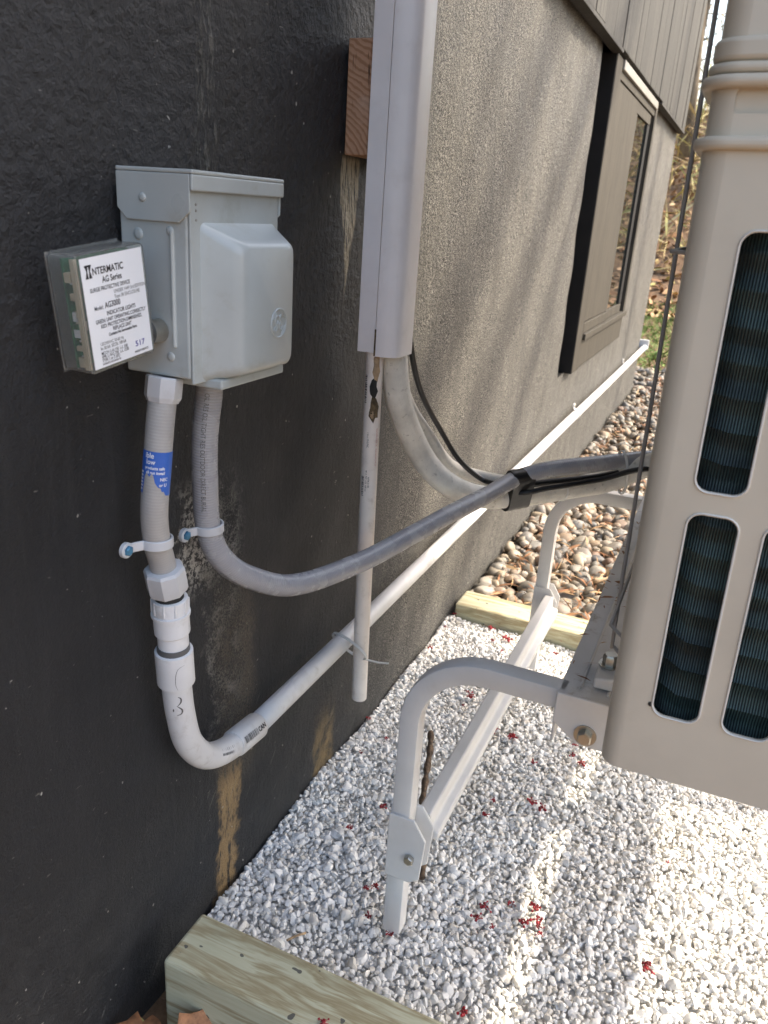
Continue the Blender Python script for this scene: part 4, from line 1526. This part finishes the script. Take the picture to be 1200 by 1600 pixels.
# ------------------------------------------------------------------ straps
def strap(name, c, axis, rp, out, tabdir, label, mat, tab=0.022, screw='blue_screw', w=0.010):
    """one-hole strap: half ring round the pipe with a screwed tab"""
    c, ax, tb = Vector(c), Vector(axis).normalized(), Vector(tabdir).normalized()
    n = Vector((1, 0, 0))
    o = thing(name, label, 'strap', (0.0, c.y, c.z), 'pipe straps on the black wall')
    ring = [c + n * (-rp * 0.9) - tb * (rp + 0.0016)]
    for k in range(15):
        a = -math.pi / 2 + math.pi * k / 14
        ring.append(c - tb * (-math.sin(a)) * (rp + 0.0016) * 1.0 + n * math.cos(a) * (rp + 0.0016))
    # tail to the tab
    e = c + tb * (rp + 0.0016) + n * (-rp * 0.3)
    ring.append(e)
    ring.append(c + tb * (rp + tab * 0.5) - n * (rp * 0.62))
    ring.append(c + tb * (rp + tab) - n * (rp * 0.70))
    h = w / 2
    MB().sweep(ring, [(0.0013, h), (-0.0013, h), (-0.0013, -h), (0.0013, -h)], up=tuple(n if False else -tb)).build('band', M[mat], o, 50, 0.0008, 2)
    tp = c + tb * (rp + tab) - n * (rp * 0.70)
    MB().lathe(tp - n * 0.002, tp + n, [(0, 0.0078), (0.0038, 0.0078), (0.0046, 0.0070)], 22).build('tab', M[mat], o, 40)
    MB().lathe(tp + n * 0.0022, tp + n, [(0, 0.0054), (0.0022, 0.0052), (0.0034, 0.0036)], 6).build('screw', M[screw], o, 30)
    return o


strap('conduit_strap', (0.036, 0.5845, 0.608), (0, 0, 1), 0.0134, 0.0, (0, -1, 0.02), 'white plastic strap with a blue screw on the left flexible conduit', 'pvc_grey', 0.020)
strap('conduit_strap', (0.033, 0.675, 0.592), (0, 0, 1), 0.0138, 0.0, (0, -1, -0.05), 'dust-coated plastic strap holding the curved grey conduit whip', 'pvc_grey', 0.016)
strap('conduit_strap', (0.030, 2.97, 0.2588), (0, 1, 0), 0.0152, 0.0, (0, 0, 1), 'pale strap on the low wall pipe under the window', 'pvc', 0.018, 'steel', 0.014)
strap('conduit_strap', (0.030, 4.216, 0.2550), (0, 1, 0), 0.0152, 0.0, (0, 0, 1), 'pale strap on the low wall pipe nearest the house corner', 'pvc', 0.018, 'steel', 0.014)

# ------------------------------------------------------------------ conduit whip
wp = thing('conduit_whip', 'shiny grey flexible conduit looping from the grey box to the outdoor unit', 'conduit', (0.05, 0.9, 0.45))
wpts = [(0.042, 0.668, 0.768), (0.041, 0.668, 0.742), (0.037, 0.6655, 0.70), (0.035, 0.667, 0.650), (0.033, 0.674, 0.592), (0.040, 0.688, 0.551), (0.055, 0.724, 0.516), (0.079, 0.790, 0.485), (0.110, 0.908, 0.476),
        (0.145, 1.005, 0.489), (0.175, 1.083, 0.503), (0.205, 1.178, 0.512), (0.235, 1.250, 0.527), (0.282, 1.282, 0.543), (0.345, 1.330, 0.551), (0.415, 1.397, 0.556), (0.478, 1.46, 0.556)]
wpath = cr_spline(wpts, 0.005)
MB().tube(wpath, 0.0138, 24, up=(1, 0, 0)).build('hose', M['hose'], wp, 180)
WUP = (1, 0, 0)
wa = cam_angle(wpath, 0.06, WUP)
me = text_mesh('OIL RES OIL TIGHT RES OUTDOOR DIRECT BURIAL', 0.0072, 0.00002, 'LEFT', 0.78)
for v in me.vertices:
    v.co.y -= 0.0
wrap_mesh(me, wpath, 0.022, wa + 0.30, 0.01395, WUP)
link('lettering', me, M['ink_grey'], wp)
me = text_mesh('DIRECT BURIAL OIL RES SUNLIGHT RES', 0.0072, 0.00002, 'LEFT', 0.8)
wrap_mesh(me, wpath, 0.23, wa + 0.75, 0.01395, WUP)
link('lettering', me, M['ink_grey'], wp)
MB().lathe((0.042, 0.668, 0.7635), (0.042, 0.668, 0.75), [(0, 0.0185), (0.002, 0.0195), (0.007, 0.0195), (0.009, 0.0150)], 10).build('connector', M['pvc_grey'], wp, 30)

# ------------------------------------------------------------------ line set cover and lines
lc = thing('line_set_cover', 'white vinyl line cover running up the wall beside the window', 'pipe cover', (0.07, 1.05, 0.74))
ztop = 3.25
CY0, CY1, CXB, CXF = 1.016, 1.087, 0.041, 0.1000


def chan(poly, z0, z1, name, mat, bev=0.001, bb=60):
    return MB().prism(poly, 2, z0, z1).build(name, M[mat], lc, bb, bev, 2)


# base: open tray, with its two side walls
base = [(CXB, CY0), (CXB, CY1), (CXB + 0.026, CY1), (CXB + 0.026, CY1 - 0.0018), (CXB + 0.0018, CY1 - 0.0018), (CXB + 0.0018, CY0 + 0.0018), (CXB + 0.026, CY0 + 0.0018), (CXB + 0.026, CY0)]
chan(base, 0.742, ztop, 'base_channel', 'cover', 0.0005)
outer, inner = [], []
prof = [(CXB + 0.0272, CY0 - 0.0012), (CXB + 0.040, CY0 - 0.0012), (CXB + 0.043, CY0 + 0.0006), (CXF - 0.010, CY0 + 0.0022), (CXF - 0.0045, CY0 + 0.0062), (CXF - 0.001, CY0 + 0.0135), (CXF, CY0 + 0.020), (CXF, CY1 - 0.014), (CXF - 0.003, CY1 - 0.006), (CXF - 0.009, CY1 - 0.001), (CXB + 0.0272, CY1 + 0.0012)]
t_ = 0.0017
inner = [(x - t_ * 0.8 if 2 < i < 9 else x, y_ + (t_ if i < 5 else (-t_ if i > 8 else 0))) for i, (x, y_) in enumerate(prof)]
chan(prof + inner[::-1], 0.738, ztop, 'snap_on_lid', 'cover', 0.0004, 40)
# rust-brown dribble at the seam foot
dm = MB()
dm.box((CXB + 0.0255, CY0 - 0.0016, 0.7385), (CXB + 0.0282, CY0 - 0.0005, 0.775))
dm.build('dirt_run', M['mud'], lc, None, 0.0006, 2)

ln = thing('insulated_lines', 'two white foam-insulated refrigerant lines curving from the line cover to the unit', 'pipes', (0.15, 1.2, 0.45))
ha = cr_spline([(0.078, 1.052, 0.90), (0.079, 1.053, 0.80), (0.0805, 1.056, 0.735), (0.087, 1.080, 0.655), (0.105, 1.141, 0.567), (0.138, 1.178, 0.519), (0.180, 1.232, 0.489), (0.235, 1.277, 0.488), (0.295, 1.345, 0.492), (0.365, 1.378, 0.511), (0.420, 1.375, 0.548), (0.476, 1.40, 0.575)], 0.006)
MB().tube(ha, 0.0192, 28, up=(1, 0, 0)).build('insulation', M['foam'], ln, 180)
hb = cr_spline([(0.060, 1.066, 0.92), (0.060, 1.070, 0.82), (0.0605, 1.095, 0.735), (0.066, 1.150, 0.650), (0.080, 1.225, 0.578), (0.105, 1.285, 0.515), (0.150, 1.330, 0.490), (0.205, 1.310, 0.497), (0.245, 1.300, 0.512), (0.30, 1.36, 0.515), (0.37, 1.43, 0.520), (0.478, 1.50, 0.56)], 0.006)
MB().tube(hb, 0.0125, 22, up=(1, 0, 0)).build('insulation', M['foam'], ln, 180)
cbp = cr_spline([(0.090, 1.072, 0.90), (0.090, 1.076, 0.80), (0.090, 1.104, 0.728), (0.090, 1.160, 0.660), (0.100, 1.236, 0.588), (0.125, 1.276, 0.531), (0.162, 1.306, 0.494), (0.210, 1.276, 0.5015), (0.245, 1.250, 0.503), (0.285, 1.270, 0.5135), (0.36, 1.318, 0.530), (0.415, 1.350, 0.549), (0.476, 1.40, 0.548)], 0.006)
o = MB().tube(cbp, 0.0046, 12, up=(1, 0, 0)).build('control_cable', M['cable'], None, 180)
tag(o, 'thin black cable following the insulated lines to the unit', 'cable')
o = MB().tube(cr_spline([(0.250, 1.275, 0.512), (0.285, 1.30, 0.516), (0.36, 1.35, 0.527), (0.43, 1.41, 0.545)], 0.006), 0.006, 12).build('power_cable', M['cable'], None, 180)
tag(o, 'black cable tucked under the grey conduit just past the tape', 'cable')
# tape holding the bundle
pa, pb = Vector((0.2335, 1.249, 0.527)), Vector((0.2345, 1.279, 0.4855))
axd = (Vector((0.262, 1.295, 0.5105)) - Vector((0.205, 1.235, 0.5020))).normalized()
vdir = (pa - pb)
vdir = (vdir - axd * vdir.dot(axd))
dl = vdir.length
vdir.normalize()
wdir = axd.cross(vdir)
mid = (pa + pb) / 2
prof = []
for k in range(13):
    a = -math.pi / 2 + math.pi * k / 12
    prof.append((dl / 2 + 0.0148 * math.cos(a), 0.0150 * math.sin(a)))
for k in range(13):
    a = math.pi / 2 + math.pi * k / 12
    prof.append((-dl / 2 + 0.0205 * math.cos(a), 0.0205 * math.sin(a)))
tp = [mid + axd * d for d in (-0.020, -0.012, -0.004, 0.004, 0.012, 0.020)]
o = MB().sweep(tp, prof, up=tuple(vdir), scale=[1.0, 1.02, 1.0, 1.025, 1.0, 1.02]).build('tape_wrap', M['tape'], None, 60)
tag(o, 'black electrical tape binding the grey conduit to the white lines', 'tape')


def tie(c, ax, r, label, w=0.0025, tail=None, th=0.0008, ell=None, vd=None):
    c, ax = Vector(c), Vector(ax).normalized()
    u = Vector(vd) if vd else (Vector((0, 0, 1)) if abs(ax.z) < 0.9 else Vector((1, 0, 0)))
    u = (u - ax * u.dot(ax)).normalized()
    v = ax.cross(u)
    e = ell or (r, r)
    ring = [c + u * e[0] * math.cos(a) + v * e[1] * math.sin(a) for a in np.linspace(0, 2 * math.pi, 33)]
    m = MB().sweep(ring, [(th, w), (-th, w), (-th, -w), (th, -w)], up=tuple(u), caps=False)
    if tail:
        m.sweep([Vector(p) for p in tail], [(th, w * 0.8), (-th, w * 0.8), (-th, -w * 0.8), (th, -w * 0.8)], up=(0, 0, 1))
    o = m.build('cable_tie', M['ziptie'], None, 60)
    return tag(o, label, 'cable tie', 'white cable ties')


tie((0.0445, 1.036, 0.262), (0.35, 1.0, 0.55), 0.032, 'white cable tie with a loose tail holding the drain pipe to the wall pipe', 0.0022,
    [(0.078, 1.030, 0.250), (0.098, 1.032, 0.2495), (0.116, 1.034, 0.252)], 0.0007, (0.021, 0.037), (0, -0.5, 1))
tie((0.386, 1.370, 0.533), (0.8, 0.5, 0.15), 0.04, 'white cable tie round the lines where they reach the unit', 0.002, None, 0.0008, (0.040, 0.023), (0, -0.15, 1))
tie((0.292, 1.342, 0.4915), (0.62, 0.78, 0.0), 0.0198, 'stained thin cable tie on the white line just right of the tape', 0.0014)

# ------------------------------------------------------------------ drain pipe
dp = thing('drain_pipe', 'aged white plastic drain pipe hanging down from the line cover', 'pipe', (0.062, 1.04, 0.16))
dpath = cr_spline([(0.062, 1.030, 0.86), (0.062, 1.031, 0.70), (0.0625, 1.035, 0.50), (0.0625, 1.041, 0.30), (0.063, 1.046, 0.164)], 0.01)
pm = MB().tube(dpath, 0.0125, 26, up=(1, 0, 0), caps=False)
pm.tube(dpath, 0.0105, 26, up=(1, 0, 0), caps=False)
pm.build('tube', M['pvc_drain'], dp, 180)
er_ = MB()
e0 = dpath[-1]
ringv = [(e0 + Vector((0.0115 * math.cos(a), 0.0115 * math.sin(a), 0))) for a in np.linspace(0, 2 * math.pi, 27)]
er_.sweep(ringv, [(0.0010, 0.0006), (-0.0010, 0.0006), (-0.0010, -0.0006), (0.0010, -0.0006)], up=(0, 0, 1), caps=False)
er_.build('rim', M['pvc_drain'], dp, 60)
DUP = (1, 0, 0)
da = cam_angle(dpath, 0.2, DUP)


def blob(path, u0, a0, r, pts, seed, name, mat, bumpy=0.0016):
    """irregular patch of crust on a pipe: outline pts (along, around)"""
    rr = random.Random(seed)
    bm_ = bmesh.new()
    cx = sum(p[0] for p in pts) / len(pts)
    cy = sum(p[1] for p in pts) / len(pts)
    rings_ = []
    for k in (1.0, 0.75, 0.45):
        rings_.append([(cx + (x - cx) * k, cy + (y_ - cy) * k) for x, y_ in pts])
    vs, fs = [], []
    n_ = len(pts)
    for ri, rg in enumerate(rings_):
        for (x, y_) in rg:
            vs.append((x, y_, 0 if ri == 0 else rr.uniform(0.3, 1.0) * bumpy))
    vs.append((cx, cy, bumpy))
    for ri in range(2):
        for j in range(n_):
            q = (j + 1) % n_
            fs.append((ri * n_ + j, ri * n_ + q, (ri + 1) * n_ + q, (ri + 1) * n_ + j))
    for j in range(n_):
        fs.append((2 * n_ + j, 2 * n_ + (j + 1) % n_, 3 * n_))
    me = bpy.data.meshes.new(name)
    me.from_pydata(vs, [], fs)
    zs = [v.co.z for v in me.vertices]
    wrap_mesh(me, path, u0, a0, r, DUP)
    F = frames(path, DUP)
    for v, z in zip(me.vertices, zs):
        i = min(range(len(F)), key=lambda k: (F[k][0] - v.co).length)
        d = v.co - F[i][0]
        d -= F[i][1] * d.dot(F[i][1])
        v.co += d.normalized() * z
    return me


def ragged(l, w, n_, seed):
    rr = random.Random(seed)
    return [(l * math.cos(a) * rr.uniform(0.7, 1.1), w * math.sin(a) * rr.uniform(0.6, 1.1)) for a in np.linspace(0, 2 * math.pi, n_ + 1)[:-1]]


for (du, da_, l, w, mt, sd_) in ((0.168, -0.05, 0.017, 0.0070, 'rubber', 1), (0.198, -0.20, 0.019, 0.0090, 'mud', 2), (0.140, -0.25, 0.024, 0.0062, 'dry_stem', 3), (0.425, 0.0, 0.008, 0.0035, 'dry_stem', 5), (0.205, -0.1, 0.008, 0.005, 'dry_stem', 6)):
    me = blob(dpath, du, da + da_, 0.0127, ragged(l, w, 14, sd_), sd_, 'crust', M[mt])
    link('crust', me, M[mt], dp, 180)
for u0, dd, k in ((0.150, 0.95, 1.3), (0.300, 0.80, 1.0)):
    bm_ = strip_mesh([(a_ * k, b_ * k, -0.0022, 0.0022) for a_, b_, _, _ in bars], 4)
    wrap_mesh(bm_, dpath, u0, da + dd, 0.01265, DUP)
    link('printed_bars', bm_, M['ink'], dp)
for s_, u0, dd, sz in (('1 in x 10 ft PVC', 0.232, 0.45, 0.0042), ('40  C  PVC 1120  NSF-pw', 0.290, 0.45, 0.0036), ('ASTM D1785', 0.300, 0.15, 0.0036)):
    wrap_text(s_, sz, dpath, u0, da + dd, 0.01265, M['ink_grey'], dp, DUP, False, 0.00004, 0.85)
wrap_text('- RUN WITH FLOW UP -  ' * 2, 0.0030, dpath, 0.225, da - 0.65, 0.01265, M['ink_red'], dp, DUP, False, 0.00002, 0.9)
wrap_text('. - . - . . - . - . . - . - .', 0.0045, dpath, 0.47, da - 0.70, 0.01265, M['ink_red'], dp, DUP, False, 0.00004, 1.0)

# ------------------------------------------------------------------ wood block behind the cover
wbk = thing('wood_block', 'weathered wood block on the wall behind the white line cover', 'wood block', (0.0, 1.05, 1.0))
MB().box((0.0045, 1.0225, 0.992), (0.0385, 1.145, 1.126)).build('timber_offcut', M['block'], wbk, None, 0.002, 2)
MB().box((0.0387, 1.0240, 0.993), (0.0403, 1.144, 1.125)).build('front_face', M['block_face'], wbk, None, 0.0005, 1)

# ------------------------------------------------------------------ litter on the gravel
def G(px, py, z=0.0):
    d = MX @ np.array([px - 600.0, py - 800.0, 1250.0])
    t = (z - 0.93) / d[2]
    return CAMP + d * t


def blossom(seed, s):
    rr = random.Random(seed)
    m = MB()
    for k in range(rr.randint(9, 16)):
        a = rr.uniform(0, 2 * math.pi)
        L = s * rr.uniform(0.15, 0.95) * (1.0 + 0.5 * math.cos(a - seed))
        p0 = Vector((rr.uniform(-1, 1) * s * 0.35, rr.uniform(-1, 1) * s * 0.35, 0.001))
        p1 = p0 + Vector((math.cos(a) * L, math.sin(a) * L, rr.uniform(-0.1, 0.35) * s))
        pm_ = p0.lerp(p1, 0.5) + Vector((rr.uniform(-0.1, 0.1) * s, rr.uniform(-0.1, 0.1) * s, 0.15 * s))
        m.tube([p0, pm_, p1], s * rr.uniform(0.05, 0.10), 5)
        w = rr.uniform(0.6, 1.25)
        m.lathe(p1 - (p1 - pm_).normalized() * s * 0.12, p1 + (p1 - pm_), [(0, s * 0.10 * w), (s * 0.14 * w, s * 0.26 * w), (s * 0.30 * w, s * 0.20 * w), (s * 0.44 * w, s * 0.05)], 6)
    return m.mesh('red_blossom')


bl = [blossom(100 + k, 0.0092) for k in range(8)]
z6 = [(370, 215), (412, 160), (310, 305), (565, 222), (567, 275), (635, 270), (622, 262), (612, 318), (860, 270), (840, 330), (465, 490), (480, 515), (445, 552), (45, 605), (118, 690), (10, 752), (583, 655), (653, 682),
      (905, 658), (925, 720), (910, 762), (948, 800), (745, 795), (457, 828), (573, 955), (738, 962), (790, 992), (541, 1018), (103, 988), (30, 1330), (72, 1320), (42, 1450), (537, 1405), (650, 1395), (505, 1460), (572, 1495), (695, 1480), (757, 1410), (768, 1495), (762, 1470), (775, 1525), (133, 1525)]
spots = [(560 + a / 2.727, 900 + b / 2.727) for a, b in z6] + [(1043, 1347), (1010, 1512), (722, 1580), (545, 1293), (800, 1150), (735, 1085)]
for i, (u, v) in enumerate(spots):
    p = G(u, v, 0.004)
    o = bpy.data.objects.new('red_blossom', bl[i % 8])
    if not bl[i % 8].materials:
        bl[i % 8].materials.append(M['blossom'])
    COL.objects.link(o)
    o.location = (p[0], p[1], 0.0035)
    k = random.uniform(0.4, 0.95)
    o.scale = (k, k, k)
    o.rotation_euler = (0, 0, random.uniform(0, 6.28))
    tag(o, 'small crimson maple blossom cluster fallen on the white gravel', 'blossom', 'crimson blossoms on the gravel')
p = Vector((0.255, 0.562, 0.0915))
o = bpy.data.objects.new('red_blossom', bl[2])
COL.objects.link(o)
o.location = p
o.scale = (0.6, 0.6, 0.6)
tag(o, 'small crimson blossom lying on top of the near timber', 'blossom')


def stick(name, pts, r, label, mat, knots=True):
    path = cr_spline(pts, 0.006)
    rr = random.Random(len(label))
    sc = [1 + (0.22 * math.sin(i * 0.9) + rr.uniform(-0.1, 0.1) if knots else 0) for i in range(len(path))]
    o = MB().tube(path, r, 8, scale=sc).build(name, M[mat], None, 180)
    return tag(o, label, 'twig')


stick('twig', [(0.141, 1.215, 0.012), (0.160, 1.16, 0.015), (0.172, 1.115, 0.012), (0.200, 1.02, 0.012), (0.238, 0.925, 0.013), (0.254, 0.880, 0.012)], 0.0055,
      'knobbly brown twig lying on the gravel behind the near stand leg', 'twig')
stick('twig', [(0.130, 0.700, 0.007), (0.138, 0.711, 0.008), (0.147, 0.722, 0.007)], 0.0016, 'thin reddish stick on the gravel near the front timber', 'dry_stem', False)
stick('twig', [(0.30, 2.02, 0.035), (0.36, 2.07, 0.040), (0.43, 2.12, 0.036)], 0.006, 'pale dry stick lying across the river stones', 'dry_stem')


def leaf_mesh(seed, L):
    rr = random.Random(seed)
    vs, fs = [], []
    n_, m_ = 9, 5
    for i in range(n_):
        u = i / (n_ - 1)
        wdt = math.sin(math.pi * min(1, u * 0.92 + 0.05)) ** 0.8 * L * 0.33 * (1 + 0.28 * math.sin(i * 2.4 + seed))
        for j in range(m_):
            v_ = (j / (m_ - 1)) * 2 - 1
            vs.append(((u - 0.5) * L, v_ * wdt, 0.35 * L * (u - 0.5) ** 2 + 0.25 * wdt * v_ * v_ + rr.uniform(-1, 1) * L * 0.02))
    for i in range(n_ - 1):
        for j in range(m_ - 1):
            fs.append((i * m_ + j, i * m_ + j + 1, (i + 1) * m_ + j + 1, (i + 1) * m_ + j))
    me = bpy.data.meshes.new('dead_leaf')
    me.from_pydata(vs, [], fs)
    me.polygons.foreach_set('use_smooth', [True] * len(fs))
    me.materials.append(M['leaf'])
    return me


lspots = [(0.045, 0.505, 0.018, 0.075, 0.4, 'curled brown leaf against the wall at the near timber end'), (0.105, 0.527, 0.030, 0.080, 1.2, 'rust brown leaf leaning on the front of the near timber'),
          (0.075, 0.470, 0.010, 0.070, 2.2, 'flat dead leaf below the near timber'), (0.150, 0.505, 0.012, 0.065, 0.2, 'small dead leaf in front of the near timber')]
for i, (x, y_, z_, L, a, lb_) in enumerate(lspots):
    o = bpy.data.objects.new('dead_leaf', leaf_mesh(i * 3 + 1, L))
    COL.objects.link(o)
    o.location = (x, y_, z_ - 0.01)
    o.rotation_euler = (random.uniform(-0.3, 0.3) + (0.5 if i == 1 else 0), random.uniform(-0.3, 0.3), a)
    sm = o.modifiers.new('thick', 'SOLIDIFY')
    sm.thickness = 0.0006
    tag(o, lb_, 'leaf')
n = 500
P = np.stack([r2.uniform(0.0, 1.4, n), r2.uniform(0.30, 0.545, n), r2.uniform(-0.045, -0.02, n)], -1)
tag(scatter_quads('leaf_mulch', P, r2.uniform(0.012, 0.035, n), M['litter'], r2, (0.3, 0.9), 0.4, 0.6), 'brown leaf mulch on the ground in front of the near timber', 'leaf litter')
